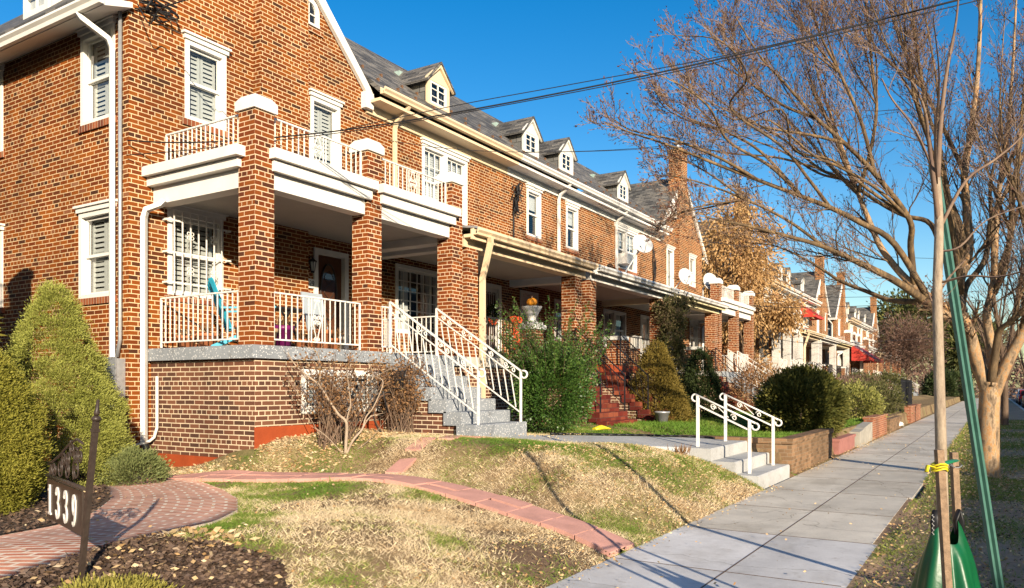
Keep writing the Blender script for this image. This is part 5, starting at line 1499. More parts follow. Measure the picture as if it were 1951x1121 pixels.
# brown ornamental tree
def clump_tree(name, loc, label, cat_, rx, rz, cz, n, per, L, Wd, mat, cs, tr=.12, droop=0, low=-.95, depth=.75, group=None, htr=None, bt='bark_brown', extra=None, out=.4, up=.1):
    E = empty(name, loc, label, cat_, group)
    C1, D1 = blob_clumps(n, rx, rx, rz, cz, depth=depth, low=low)
    if extra is not None: C1 = np.r_[C1, extra[0]]; D1 = np.r_[D1, extra[1]]
    idx = rng.integers(0, len(C1), len(C1) * per)
    off = rng.normal(size=(len(idx), 3)) * cs
    P = C1[idx] + off + np.array(loc); d = unit(off) * .6 + D1[idx] * out + rng.normal(size=off.shape) * .3; d[:, 2] += up - droop
    arrays('crown', leaves(P, d, L * rng.uniform(.6, 1.35, len(P)), Wd * rng.uniform(.7, 1.3, len(P))), 4, mat, E)
    T = Tree(random.Random(n)); T.mid = T.limbs = T.thin = T.thick; loc = Vector(loc); ht = htr or (cz - rz * .5)
    T.thick.tube([loc - Vector((0, 0, .2)), loc + Vector((0, 0, ht * .6)), loc + Vector((0, 0, cz))], [tr, tr * .8, tr * .5], 9)
    sel = rng.choice(len(C1), min(len(C1), 70), replace=False)
    for j in sel:
        e = loc + Vector(C1[j]); s0 = loc + Vector((0, 0, min(max(ht, C1[j][2] * .75), cz + rz * .5)))
        T.put(cat([s0, s0.lerp(e, .5) + Vector((0, 0, .12)), e], 3), tr * .28, .006)
    T.thick.build('trunk', bt, E)
    return E
clump_tree('ornamental_tree', (58.0, 4.9, .3), 'small round brown twiggy tree in a far front garden', 'tree', 2.3, 2.1, 4.0, 420, 22, .30, .035, 'twig_mass', .22, tr=.12, htr=1.6)
ex = blob_clumps(80, .9, .9, .9, 1.5, depth=.8, low=-1); ex[0][:, 0] += .1; ex[0][:, 1] -= .6
ex2 = blob_clumps(70, .8, .8, .7, 4.4, depth=.8, low=-1); ex2[0][:, 0] += 1.2; ex2[0][:, 1] -= 1.7
clump_tree('oak_tree', (34.85, 9.8, .5), 'oak tree full of golden brown dead leaves between two brick houses', 'tree', 2.0, 3.5, 6.4, 300, 48, .19, .068, 'oak_gold', .27, tr=.17, droop=.75, depth=.6, extra=(np.r_[ex[0], ex2[0]], np.r_[ex[1], ex2[1]]))
for x, y, rx, rz, cz, lab in ((108, 9, 4.8, 4.2, 9.0, 'tall evergreen tree beyond the last brick house'), (112, 2.5, 3.6, 3.6, 6.5, 'broad evergreen tree behind the ornamental tree')):
    clump_tree('evergreen_tree', (x, y, 0), lab, 'tree', rx, rz, cz, 330, 26, .55, .22, 'pine_far', .55, tr=.3, depth=.55, group='evergreen trees beyond the last house')
for x, y, lab in ((101, 5.2, 'dark green hedge bush at the far end of the sidewalk'), (104, 3.9, 'second dark green bush at the far end of the sidewalk')):
    shrub('garden_shrub', (x, y, 0), 'spruce_dark', lab, 'shrub', blob_clumps(200, 1.7, 1.5, 1.9, 1.3, low=-.8), 24, .3, .14, .25, group='dark bushes at the far end')

# ------------------------------------------------------------------ small bare shrub and rose bushes
T = Tree(random.Random(3)); T.thin = T.limbs = T.mid; d0 = 10.6
lz = lambda *q: [at(u, v, d0 + d) for u, v, d in q]
p0 = at(658, 862, d0); gz = Hf(p0.x, p0.y)
E = empty('bare_shrub', (p0.x, p0.y, gz), 'small bare shrub with pale forked stems in front of the basement window', 'shrub')
b = Vector((p0.x, p0.y, gz - .05))
for P, r0, r1 in (([b] + lz((659,845,0),(660,806,0),(645,790,0),(628,765,-.05),(607,733,-.1),(583,715,-.12),(562,695,-.15),(548,672,-.2)), .026, .006), (lz((607,733,-.1),(610,715,-.1),(609,690,-.1),(603,670,-.15)), .012, .004), (lz((660,806,0),(663,790,.05),(668,770,.05),(664,735,.08),(660,700,.1)), .014, .004),
                  ([b] + lz((672,840,0),(690,818,.05),(697,795,.1),(712,775,.12),(730,730,.15),(716,718,.2)), .02, .005), (lz((690,818,.05),(705,795,.1),(728,788,.15)), .012, .004), (lz((712,720,.15),(704,690,.1)), .008, .003), (lz((716,718,.2),(740,705,.2),(755,700,.25)), .009, .003),
                  ([b] + lz((640,850,-.1),(620,830,-.2),(600,815,-.25)), .008, .003), ([b] + lz((690,850,.1),(712,830,.2),(735,800,.2)), .008, .003), (lz((603,670,-.15),(590,662,-.2)), .006, .003), (lz((603,675,-.15),(615,660,-.1)), .006, .003)):
    T.limb(P, r0, r1, .32, 1, (4,), upb=.25, spread=.9, n=4, t0=.5)
if len(T.thick.V) == 0: pass
T.mid.build('stems', 'bark_pale', E, uv=False)
def rose(x, y, h, rx, label, n=60, seed=1, nl=900):
    T = Tree(random.Random(seed)); T.mid = T.limbs = T.thin; rnd = T.rnd; z = Hf(x, y)
    E = empty('rose_bush', (x, y, z), label, 'shrub', 'brown rose bushes along the porch wall')
    for i in range(n):
        a = rnd.uniform(0, 6.28); s = rnd.uniform(.1, 1) * rx
        b = Vector((x + rnd.uniform(-.2, .2) * rx * 1.6, y + rnd.uniform(-.1, .1), z - .05)); e = Vector((x + math.cos(a) * s, y + math.sin(a) * s * .5, z + h * rnd.uniform(.5, 1)))
        m1 = b.lerp(e, .5) + Vector((rnd.gauss(0, .05), rnd.gauss(0, .05), .1))
        T.limb([b, m1, e], rnd.uniform(.005, .009), .003, .32, 2, (4, 3), upb=.1, spread=.9, n=4, t0=.3)
    T.thin.build('canes', 'bark_twig', E, uv=False)
    P = np.array([list(p) for p in T.tips]); P = P[rng.integers(0, len(P), nl)] + rng.normal(size=(nl, 3)) * .05; D = rng.normal(size=(nl, 3))
    arrays('leaves', leaves(P, D, .05, .028), 4, 'rose_leaf', E)
rose(7.98, 7.85, 1.3, 1.05, 'left brown rose bush against the porch foundation', 75, 4, 1800)
rose(9.45, 7.9, 1.2, .66, 'right brown rose bush beside the grey porch steps', 110, 6, 3000)
# ------------------------------------------------------------------ bicycle
bx, by = 9.06, 7.9; bz = Hf(bx, by) + .005; rw = .285
E = empty('bicycle', (bx - .4, by, bz), 'old dark bicycle with a front basket leaning behind the bare shrub', 'bicycle'); E.scale = (1.12, 1.12, 1.12)
def wheel(cx):
    mb = MB(); mb.tube([(cx + rw * math.cos(t), by + .02 * math.sin(0), bz + rw + rw * math.sin(t)) for t in np.linspace(0, 2 * math.pi, 33)], .010, 6, cap=False)
    o = mb.build('wheel', 'rubber', E)
    k = MB(); k.tube([(cx + (rw - .025) * math.cos(t), by, bz + rw + (rw - .025) * math.sin(t)) for t in np.linspace(0, 2 * math.pi, 33)], .009, 5, cap=False)
    for i in range(16):
        t = 6.283 * i / 16; k.bar((cx, by, bz + rw), (cx + (rw - .03) * math.cos(t), by, bz + rw + (rw - .03) * math.sin(t)), .0022)
    k.build('rim', 'rusty_iron', o)
wheel(bx); wheel(bx - .86)
mb = MB()
hub, rear, bbk, seatt, head = Vector((bx, by, bz + rw)), Vector((bx - .86, by, bz + rw)), Vector((bx - .48, by, bz + .24)), Vector((bx - .60, by, bz + .66)), Vector((bx - .13, by, bz + .68))
for p, q in ((hub, head), (head, seatt), (head - Vector((0, 0, .08)), bbk), (bbk, seatt), (bbk, rear), (rear, seatt)): mb.tube([p, q], .014, 6)
mb.build('frame', 'black_iron', E)
mb = MB(); mb.tube([(bx - .15, by - .26, bz + .82), (bx - .08, by - .2, bz + .86), (bx - .12, by, bz + .84), (bx - .08, by + .2, bz + .86), (bx - .15, by + .26, bz + .82)], .012, 6); mb.tube([head, (bx - .12, by, bz + .84)], .013, 6); mb.build('handlebar', 'black_iron', E)
mb = MB()
for i in range(7):
    for (p, q) in (((bx - .02 + .035 * i, by - .15), (bx - .0 + .03 * i, by - .12)), ((bx - .02 + .035 * i, by + .15), (bx - .0 + .03 * i, by + .12))): mb.bar((p[0], p[1], bz + .86), (q[0], q[1], bz + .62), .006)
for z, w in ((.86, .15), (.74, .135), (.62, .12)):
    mb.tube([(bx - .02, by - w, bz + z), (bx + .2, by - w, bz + z), (bx + .2, by + w, bz + z), (bx - .02, by + w, bz + z), (bx - .02, by - w, bz + z)], .006, 4, cap=False)
for i in range(5): mb.bar((bx + .2, by - .13 + .065 * i, bz + .86), (bx + .19, by - .1 + .05 * i, bz + .62), .006)
mb.build('basket', 'black_iron', E)
mb = MB(); mb.tube([(bx - .72, by, bz + .73), (bx - .6, by, bz + .74), (bx - .46, by, bz + .73)], [.06, .055, .02], 8, ry=.45); mb.build('saddle', 'rubber', E)

# ------------------------------------------------------------------ number sign
a = at(153, 1112, 4.8); top = at(183, 802, 4.8); gz = Hf(a.x, a.y)
E = empty('address_sign', (a.x, a.y, gz), 'bronze house number sign on a leaning post by the brick path', 'sign')
ax = (top - a).normalized(); a = a + ax * ((gz - .08 - a.z) / ax.z)
mb = MB(); mb.tube([a, top], .021, 4, False); mb.tube([top - ax * .07, top - ax * .05], .028, 4, False); mb.build('post', 'bronze_paint', E)
mb = MB(); mb.tube([top, top + ax * .015, top + ax * .03], [.026, .03, .018], 10)
mb.tube([top + ax * .03, top + ax * .05, top + ax * .07, top + ax * .13], [.012, .02, .012, .009], 8)
mb.tube([top + ax * .05, top + ax * .07 + Vector((.02, .03, 0)), top + ax * .10 + Vector((.012, .02, 0)), top + ax * .13 + Vector((.005, .005, 0))], .006, 5)
mb.build('finial', 'bronze_paint', E)
hd = Vector((.28, .96, 0)).normalized(); nrm = Vector((-.96, .28, 0)) * -1     # plate runs towards the house; nrm faces the street side
c_top = at(160, 938, 4.8)
o0 = c_top + hd * .03
pw_, ph = .96, .26
side = Vector((hd.y, -hd.x, 0))
def plate(mb, x0, x1, z0, z1, t0, t1):
    mb.extr([(x0, z0), (x1, z0), (x1, z1), (x0, z1)], lambda p, q: o0 + hd * p[0] + Vector((0, 0, p[1])) + side * q, t0, t1)
mb = MB(); plate(mb, .0, pw_, -.28, 0, -.006, .006); pl = mb.build('number_plate', 'bronze_paint', E)
mb = MB(); mb.tube([o0 - hd * .03 + Vector((0, 0, .02)), o0 + hd * (pw_ + .04) + Vector((0, 0, .02))], .014, 6); mb.build('arm', 'bronze_paint', E)
mb = MB()
for cx, cz, r in ((.17, .12, .085), (.17, .21, .06), (.40, .10, .075), (.38, .18, .06), (.60, .10, .075), (.78, .08, .06), (.89, .06, .045), (.27, .25, .06), (.50, .16, .055), (.06, .22, .06)):
    scroll(mb, o0 + hd * cx + Vector((0, 0, cz)), hd, r, 1.6, random.uniform(0, 6), random.choice((-1, 1)), .006)
mb.tube([o0 + Vector((0, 0, .30)), o0 + hd * .15 + Vector((0, 0, .32)), o0 + hd * .36 + Vector((0, 0, .27)), o0 + hd * .6 + Vector((0, 0, .19)), o0 + hd * .82 + Vector((0, 0, .13)), o0 + hd * .96 + Vector((0, 0, .10))], .008, 6)
mb.build('scrollwork', 'bronze_paint', E)
# white slab-serif numerals; the sign is read from the street, so they run from far to near
def stroke(mb, pts, w, fn, t0, t1):
    n = len(pts)
    Lp, Rp = [], []
    for i in range(n):
        a_ = Vector(pts[max(i-1, 0)]); b_ = Vector(pts[min(i+1, n-1)]); t = (b_ - a_).normalized(); nn = Vector((-t.y, t.x))
        ww = w[i] if hasattr(w, '__len__') else w
        Lp.append(Vector(pts[i]) + nn * ww / 2); Rp.append(Vector(pts[i]) - nn * ww / 2)
    for i in range(n - 1):
        mb.extr([Lp[i], Lp[i+1], Rp[i+1], Rp[i]], lambda p, q: fn(p, q), t0, t1)
def arc(cx, cy, rx, ry, a0, a1, n=14): return [(cx + rx * math.cos(R(a0 + (a1 - a0) * i / n)), cy + ry * math.sin(R(a0 + (a1 - a0) * i / n))) for i in range(n + 1)]
def digit(ch):
    if ch == '1': return [([(.28, 0), (.28, 1)], .2), ([(.05, .04), (.52, .04)], .09), ([(.28, .95), (.16, .84), (.04, .80)], [.16, .1, .07])]
    if ch == '3': return [(arc(.28, .74, .22, .22, 160, -70), [.08] + [.10, .12, .13, .15, .17, .18, .18, .17, .16, .14, .12, .1, .09, .08]), (arc(.27, .28, .25, .25, 85, -160), [.08, .09, .11, .13, .16, .18, .19, .19, .18, .16, .14, .12, .1, .09, .08]), ([(.09, .80), (.06, .76)], .13), ([(.06, .24), (.04, .19)], .14)]
    if ch == '9': return [(arc(.29, .68, .20, .27, 0, 360, 20), .13), (arc(.12, .68, .38, .66, 15, -80), [.16] * 8 + [.15, .14, .12, .11, .1, .09, .08]), ([(.10, .06), (.12, .14)], .14)]
    if ch == '2': return [(arc(.27, .74, .21, .22, 165, -20), .12), ([(.47, .66), (.38, .42), (.08, .06)], .11), ([(.05, .05), (.52, .05)], .1)]
    return []
def write(text, fn, h, adv, mat, parent, name='numeral', t0=0, t1=.004):
    for i, ch in enumerate(text):
        mb = MB()
        for pts, w in digit(ch):
            q = [((i * adv + p[0] * .80 * h), p[1] * h) for p in pts]
            ww = [x * h * .8 for x in w] if hasattr(w, '__len__') else w * h * .8
            stroke(mb, q, ww, fn, t0, t1)
        mb.build(name, mat, parent)
write('1339', lambda p, q: o0 + hd * (pw_ - .05 - p[0] * 1.0) + Vector((0, 0, p[1] - .245)) - side * q, .21, .228, 'white_paint', pl, 'numeral', .0065, .014)

# ------------------------------------------------------------------ things on the near porch
def pot(x, y, z, r, h, mat, label, plant=True):
    E = empty('flower_pot', (x, y, z), label, 'pot', 'flower pots on the near porch')
    mb = MB(); mb.lathe([(r * .7, z), (r * .95, z + h * .8), (r * 1.08, z + h * .8), (r * 1.08, z + h), (r * .92, z + h), (r * .9, z + h * .9)], x, y, 16); mb.build('pot', mat, E)
    if plant:
        n = 60; P = np.array([[x, y, z + h * .95]] * n) + rng.normal(size=(n, 3)) * r * .3; D = rng.normal(size=(n, 3)) * .5; D[:, 2] = 1
        arrays('dry_stems', leaves(P, D, .18 * rng.uniform(.4, 1.2, n), .015), 4, 'rose_leaf', E)
zp = 2.17
pot(7.62, 8.85, zp, .13, .27, 'beige_glaze', 'beige flower pot behind the porch railing, beside the corner pillar')
pot(7.92, 8.88, zp, .15, .33, 'purple_glaze', 'purple glazed flower pot behind the porch railing')
pot(8.22, 8.85, zp, .09, .15, 'terracotta', 'small terracotta pot right of the purple pot')
pot(8.42, 8.83, zp, .10, .16, 'terracotta', 'small terracotta pot in the middle of the porch railing')
pot(8.72, 8.9, zp, .15, .32, 'terracotta', 'large terracotta pot in front of the grey board')
pot(8.95, 8.86, zp, .10, .20, 'terracotta', 'terracotta pot between the grey board and the second pillar')
pot(9.15, 9.0, zp, .13, .24, 'stone_grey', 'grey stone pot beside the second pillar')
pot(7.36, 10.35, zp, .14, .20, 'terracotta', 'terracotta planter nearest the house at the side railing')
pot(7.36, 9.85, zp, .16, .22, 'terracotta', 'wide terracotta planter in the middle of the side railing')
pot(7.38, 9.05, zp, .14, .34, 'terracotta', 'tall terracotta pot behind the turquoise chair')
E = empty('folding_table', (8.3, 9.35, zp), 'black folding table on the near porch', 'table')
mb = MB(); mb.box(7.75, 8.75, 9.15, 9.6, zp + .62, zp + .65); mb.build('tabletop', 'black_iron', E)
for x0, x1 in ((7.85, 8.35), (8.15, 8.65)):
    for yy in (9.2, 9.55):
        for xa_, xb_ in ((x0, x1), (x1, x0)):
            mb = MB(); mb.bar((xa_, yy, zp), (xb_, yy, zp + .62), .025); mb.build('leg', 'black_iron', E)
mb = MB(); mb.prism_yz([(9.02, zp + .3), (9.05, zp + .3), (9.20, zp + .92), (9.17, zp + .92)], 8.55, 8.98); mb.prism_yz([(9.0, zp), (9.03, zp), (9.06, zp + .3), (9.03, zp + .3)], 8.6, 8.93)
tag(mb.build('leaning_board', 'grey_board'), 'plain blue-grey board leaning behind the pots on the near porch', 'board')
# turquoise garden chair
cx, cy = 7.62, 9.45
E = empty('garden_chair', (cx, cy, zp), 'turquoise wooden garden chair behind the side railing of the near porch', 'chair')
dv = Vector((.84, -.54, 0)).normalized(); sv = Vector((dv.y, -dv.x, 0))
O = Vector((cx, cy, zp)); L3 = lambda a_, b_, c_: O + dv * a_ + sv * b_ + Vector((0, 0, c_))
for i in range(5):
    mb = MB(); b_ = (-2 + i) * .11; mb.tube([L3(-.15, b_, .25), L3(-.42, b_ * 1.12, 1.02 - .03 * abs(i - 2))], .05, 4, False, ry=.3); mb.build('back_slat', 'turquoise_paint', E)
for i in range(5):
    mb = MB(); mb.tube([L3(-.15 + i * .13, -.28, .28 + i * .03), L3(-.15 + i * .13, .28, .28 + i * .03)], .05, 4, False, ry=.25, up=(0, 0, 1)); mb.build('seat_slat', 'turquoise_paint', E)
for s in (-1, 1):
    mb = MB(); mb.tube([L3(-.3, s * .33, .56), L3(.45, s * .34, .6)], .06, 4, False, ry=.3); mb.build('armrest', 'turquoise_paint', E)
    mb = MB(); mb.tube([L3(.38, s * .3, 0), L3(.38, s * .31, .6)], .04, 4, False); mb.build('leg', 'turquoise_paint', E)
    mb = MB(); mb.tube([L3(-.42, s * .28, 0), L3(.4, s * .28, .38)], .04, 4, False); mb.build('leg', 'turquoise_paint', E)
# number plaque and porch lamp beside the door
E = empty('house_number_plaque', (10.14, 10.7, 3.42), 'white house number plaque beside the dark front door', 'sign')
mb = MB(); mb.box(10.02, 10.30, 10.700, 10.712, 3.43, 3.60); pq = mb.build('plaque', 'white_paint', E)
write('1329', lambda p, q: Vector((10.035 + p[0], 10.698 - q, 3.46 + p[1])), .11, .064, 'black_iron', pq)
E = empty('porch_lamp', (10.17, 10.68, 3.75), 'small black lantern above the house number plaque', 'lamp')
mb = MB(); mb.tube([(10.17, 10.74, 3.98), (10.17, 10.64, 4.0), (10.17, 10.62, 3.96)], .012, 6); mb.lathe([(.02, 3.96), (.075, 3.92), (.08, 3.9)], 10.17, 10.62, 8); mb.lathe([(.03, 3.70), (.035, 3.72), (.03, 3.735)], 10.17, 10.62, 8)
for k in range(6):
    t = k * math.pi / 3; mb.bar((10.17 + .06 * math.cos(t), 10.62 + .06 * math.sin(t), 3.9), (10.17 + .035 * math.cos(t), 10.62 + .035 * math.sin(t), 3.73), .008)
mb.build('lantern_frame', 'black_iron', E)
mb = MB(); mb.lathe([(.032, 3.735), (.055, 3.9)], 10.17, 10.62, 6, False); mb.build('lantern_glass', 'blind_white', E)
# second porch: urn with pumpkin, ribbon, wreath
E = empty('planter_urn', (14.66, 8.59, 2.96), 'white painted urn on the brick porch pier', 'urn')
mb = MB(); mb.box(14.48, 14.84, 8.41, 8.77, 2.96, 3.02); mb.build('urn_base', 'aged_white', E)
mb = MB(); mb.lathe([(.12, 3.02), (.09, 3.08), (.10, 3.12), (.19, 3.28), (.22, 3.34), (.23, 3.36), (.20, 3.36), (.17, 3.3)], 14.66, 8.59, 18); mb.build('urn_body', 'aged_white', E)
E = empty('pumpkin', (14.66, 8.59, 3.36), 'small orange pumpkin in the white urn', 'pumpkin')
mb = MB()
prof_ = [(.02, 3.36)] + [(.115 * math.sin(t), 3.46 - .095 * math.cos(t)) for t in np.linspace(.3, 2.9, 9)]
n = 30; rings = []
for r_, z in prof_: rings.append([mb.v((14.66 + r_ * (1 + .07 * math.cos(10 * 6.283 * k / n)) * math.cos(6.283 * k / n), 8.59 + r_ * (1 + .07 * math.cos(10 * 6.283 * k / n)) * math.sin(6.283 * k / n), z)) for k in range(n)])
for i in range(len(prof_) - 1):
    for k in range(n): mb.f([rings[i][k], rings[i][(k+1) % n], rings[i+1][(k+1) % n], rings[i+1][k]], True)
mb.build('pumpkin_body', 'pumpkin_orange', E)
mb = MB(); mb.tube([(14.66, 8.59, 3.54), (14.67, 8.59, 3.6)], [.018, .012], 6); mb.build('stalk', 'bark_brown', E)
E = empty('ribbon_bow', (13.75, 8.4, 3.0), 'large orange ribbon bow hanging on the black porch railing', 'bow')
mb = MB(); bc = Vector((13.75, 8.46, 3.0))
for s in (-1, 1):
    mb.tube([bc, bc + Vector((s * .08, -.03, .06)), bc + Vector((s * .17, -.03, .04)), bc + Vector((s * .15, -.02, -.06)), bc], [.02, .05, .06, .05, .02], 8, ry=.4)
for s in (-1, 1): mb.tube([bc, bc + Vector((s * .04, -.03, -.2)), bc + Vector((s * .07, -.01, -.42)), bc + Vector((s * .05, -.03, -.62))], [.03, .05, .055, .04], 8, ry=.35)
mb.build('ribbon', 'orange_ribbon', E)
mb = MB(); mb.tube([bc + Vector((-.03, -.05, 0)), bc + Vector((.03, -.05, 0))], .04, 8); mb.build('knot', 'orange_ribbon', E)
E = empty('wreath', (16.28, 10.66, 3.4), 'dark wreath with red berries on the white storm door', 'wreath')
n = 260; t = rng.uniform(0, 6.283, n); P = np.stack([16.28 + .2 * np.cos(t), np.full(n, 10.68), 3.42 + .2 * np.sin(t)], 1) + rng.normal(size=(n, 3)) * np.array([.03, .02, .03])
arrays('greenery', leaves(P, rng.normal(size=(n, 3)), .09, .04), 4, 'spruce_dark', E)
n = 40; t = rng.uniform(3.6, 5.8, n); P = np.stack([16.28 + .2 * np.cos(t), np.full(n, 10.65), 3.40 + .2 * np.sin(t)], 1)
arrays('berries', leaves(P, rng.normal(size=(n, 3)), .06, .05), 4, 'orange_ribbon', E)
E = empty('mailbox', (25.35, 10.7, 3.2), 'white mailbox on the wall left of the white door', 'mailbox')
mb = MB(); mb.box(25.1, 25.6, 10.55, 10.735, 2.95, 3.35); mb.build('box', 'white_paint', E)
mb = MB(); mb.prism_yz([(10.52, 3.352), (10.735, 3.352), (10.735, 3.42), (10.53, 3.38)][::1], 25.07, 25.63); mb.build('lid', 'aged_white', E)
# yellow bag on the lawn, planter by the spruce, blue pot far away, white rag
mb = MB(); mb.tube([(13.55, 6.55, Hf(13.5, 6.5) + .03), (13.75, 6.5, Hf(13.5, 6.5) + .06), (13.98, 6.55, Hf(13.5, 6.5) + .04), (14.1, 6.45, Hf(13.5, 6.5) + .02)], [.05, .08, .07, .02], 9, ry=.6)
tag(mb.build('plastic_bag', 'yellow_tape'), 'crumpled yellow bag on the grass under the privet bush', 'bag')
E = empty('planter_pot', (17.35, 6.62, Hf(17.1, 6.6)), 'grey round planter pot left of the bronze spruce', 'pot')
mb = MB(); z = Hf(17.1, 6.6); mb.lathe([(.12, z), (.17, z + .24), (.185, z + .24), (.185, z + .28), (.16, z + .28), (.15, z + .2)], 17.35, 6.62, 18); mb.build('pot', 'galvanised', E)
mb = MB(); mb.lathe([(.15, z + .2), (.02, z + .22)], 17.35, 6.62, 18); mb.build('soil_fill', 'mulch', E)
mb = MB(); mb.tube([(33.4, 3.25, .08), (33.9, 3.15, .16), (34.4, 3.25, .12), (34.9, 3.1, .03)], [.05, .16, .14, .05], 9, ry=.6); tag(mb.build('plastic_bag', 'white_paint'), 'crumpled white bag on the sidewalk beside the low walls', 'bag')
# satellite dishes
def dish(c, foot, r, label, face=(-.55, -.72, .42)):
    E = empty('satellite_dish', foot, label, 'satellite dish', 'satellite dishes over the porch roofs')
    c = Vector(c); w_ = Vector(face).normalized(); u_ = Vector((0, 0, 1)).cross(w_).normalized(); v_ = w_.cross(u_)
    mb = MB(); rings = []
    for i in range(7):
        q = i / 6; rings.append([mb.v(c + (u_ * math.cos(t) * .9 + v_ * math.sin(t)) * (r * max(q, .02)) + w_ * (.16 * r * 2 * q * q)) for t in np.linspace(0, 6.283, 24, endpoint=False)])
    for i in range(6):
        for k in range(24): mb.f([rings[i][k], rings[i][(k+1) % 24], rings[i+1][(k+1) % 24], rings[i+1][k]], True)
    mb.f(rings[0][::-1])
    mb.build('reflector', 'dish_grey', E)
    mb = MB(); f = c + w_ * r * 1.15 - v_ * r * .35; mb.tube([c - v_ * r * .95 + w_ * .2 * r, f], .014, 6); mb.tube([f + w_ * .06, f - w_ * .06], .035, 8); mb.build('feed_arm', 'galvanised', E)
    mb = MB(); mb.tube([c - w_ * .02, c - w_ * .1, Vector(foot) + Vector((0, 0, .35)), Vector(foot)], .022, 6); mb.build('mast', 'dish_grey', E)
dish((22.25, 9.15, 5.92), (21.6, 9.4, 4.7), .36, 'largest grey satellite dish in front of the paired upper windows', (-.6, -.6, .5))
dish((26.25, 9.2, 5.45), (26.2, 9.5, 4.75), .30, 'round white satellite dish left of the central gable chimney base', (-.62, -.74, .25))
dish((28.1, 8.9, 5.45), (28.0, 9.1, 4.87), .34, 'white satellite dish beside the balcony pillar of the far gable house', (-.62, -.74, .25))
# window air conditioner
E = empty('air_conditioner', (24.2, 10.6, 5.72), 'white window air conditioner in the paired upper window', 'air conditioner')
mb = MB(); mb.box(23.94, 24.5, 10.36, 10.80, 5.73, 6.08); mb.build('cabinet', 'white_paint', E)
mb = MB()
for i in range(9): mb.box(23.97, 24.47, 10.352, 10.358, 5.76 + i * .034, 5.775 + i * .034)
mb.build('grille', 'galvanised', E)
# meter box, conduits on the end house
mb = MB(); mb.tube([(6.62, 10.86, 7.15), (6.62, 10.86, 2.3), (6.63, 10.95, 2.05)], .028, 8); c1 = mb.build('conduit', 'galvanised'); tag(c1, 'thin white conduit running up the house corner beside the downspout', 'conduit')
E = empty('meter_box', (6.6, 10.95, 1.6), 'grey electric meter box low on the house corner behind the spruce', 'meter box')
mb = MB(); mb.box(6.53, 6.676, 10.82, 11.08, 1.45, 2.02); mb.build('box_body', 'galvanised', E)
mb = MB(); mb.box(6.515, 6.528, 10.80, 11.10, 1.43, 2.04); mb.build('box_cover', 'galvanised', E)
mb = MB(); mb.tube([(6.97, 10.5, 1.76), (6.97, 10.5, 1.0), (6.96, 10.55, .86), (6.93, 10.62, .80), (6.72, 10.70, .74)], .022, 8); tag(mb.build('vent_pipe', 'white_paint'), 'thin white curved pipe on the porch foundation beside the downspout', 'pipe')
mb = MB(); ptsz = [(6.86, 10.62, .76), (6.86, 10.6, .6), (6.78, 10.5, .42), (6.62, 10.35, Hf(6.6, 10.3) + .03), (6.5, 10.2, Hf(6.5, 10.2) + .03)]
P = cat(ptsz, 8); mb.tube(P, [.055 + .007 * (i % 2) for i in range(len(P))], 10); tag(mb.build('drain_hose', 'black_plastic'), 'black corrugated drain hose at the foot of the white downspout', 'hose')

# ------------------------------------------------------------------ wires
def wire(uvd, r, label, name='utility_wire', group='overhead wires'):
    mb = MB(); mb.tube(cat([at(*q) for q in uvd], 6), r, 5); tag(mb.build(name, 'wire_black', uv=False), label, 'wire', group)
wire(((243,268,11.25),(330,272,11.1),(450,268,10.9),(650,249,10.6),(900,209,10.2),(1300,129,9.6),(1860,-8,8.8),(2100,-75,8.5)), .0105, 'thick overhead cable from the house corner to the upper right')
wire(((241,296,11.25),(330,289,11.1),(500,271,10.85),(700,246,10.5),(950,203,10.1),(1300,134,9.6),(1860,2,8.8),(2100,-63,8.5)), .0065, 'second cable just below the thick one at the house corner')
wire(((660,246,10.5),(870,201,10.25),(1100,159,9.95),(1400,102,9.5),(1830,-2,8.8),(2100,-85,8.4)), .006, 'thin wire running just above the thick overhead cable')
wire(((700,262,16.1),(850,283,16.5),(1000,290,17),(1200,284,18),(1400,262,19.5),(1700,215,22),(2000,150,24)), .007, 'thin sagging wire crossing the middle of the sky')
wire(((1000,291,19.5),(1150,288,20),(1300,281,21),(1500,275,23),(1951,262,26)), .007, 'lower thin wire ending at the middle brick house')
wire(((1100,370,23.5),(1250,436,26),(1420,470,29),(1700,490,34),(2000,498,40)), .010, 'wire leaving the roof edge behind the bare branches')
wire(((1280,530,27.5),(1450,560,30),(1650,566,34),(2000,548,40)), .010, 'wire passing in front of the golden oak')
wire(((1390,577,30),(1500,586,33),(1700,581,38),(2000,566,46)), .012, 'lowest wire passing in front of the golden oak')
wire(((1440,640,33),(1560,655,37),(1720,648,44),(2000,632,56)), .012, 'low wire above the far porches')
def scribble(c, sx, sy, sz, n, r, label, seed, drop=None):
    rnd = random.Random(seed); mb = MB(); c = Vector(c)
    for k in range(n):
        pts = [c + Vector((rnd.uniform(-1, 1) * sx, -abs(rnd.uniform(0, 1)) * sy, rnd.uniform(-1, 1) * sz)) for _ in range(5)]
        mb.tube(cat(pts, 5), r, 5)
    if drop: mb.tube([c, c + Vector((0, 0, -drop))], r * 2, 6)
    tag(mb.build('cable_bundle', 'wire_black', uv=False), label, 'cables', 'cable bundles on the brick fronts')
scribble((17.35, 10.72, 6.55), .18, .2, .42, 7, .014, 'tangled black cables on the brick wall left of the single upper window', 3, 1.5)
scribble((7.05, 10.72, 7.25), .30, .25, .14, 6, .012, 'looped black cables under the top of the nearest house corner', 5)
wire(((262,8,11.3),(285,45,11.2),(305,18,11.1),(366,-4,10.6),(460,-40,10)), .010, 'service cable leaving the loops at the top left corner')
scribble((27.2, 10.72, 6.0), .12, .1, .9, 4, .012, 'thin cables on the brick wall left of the far gable', 8)

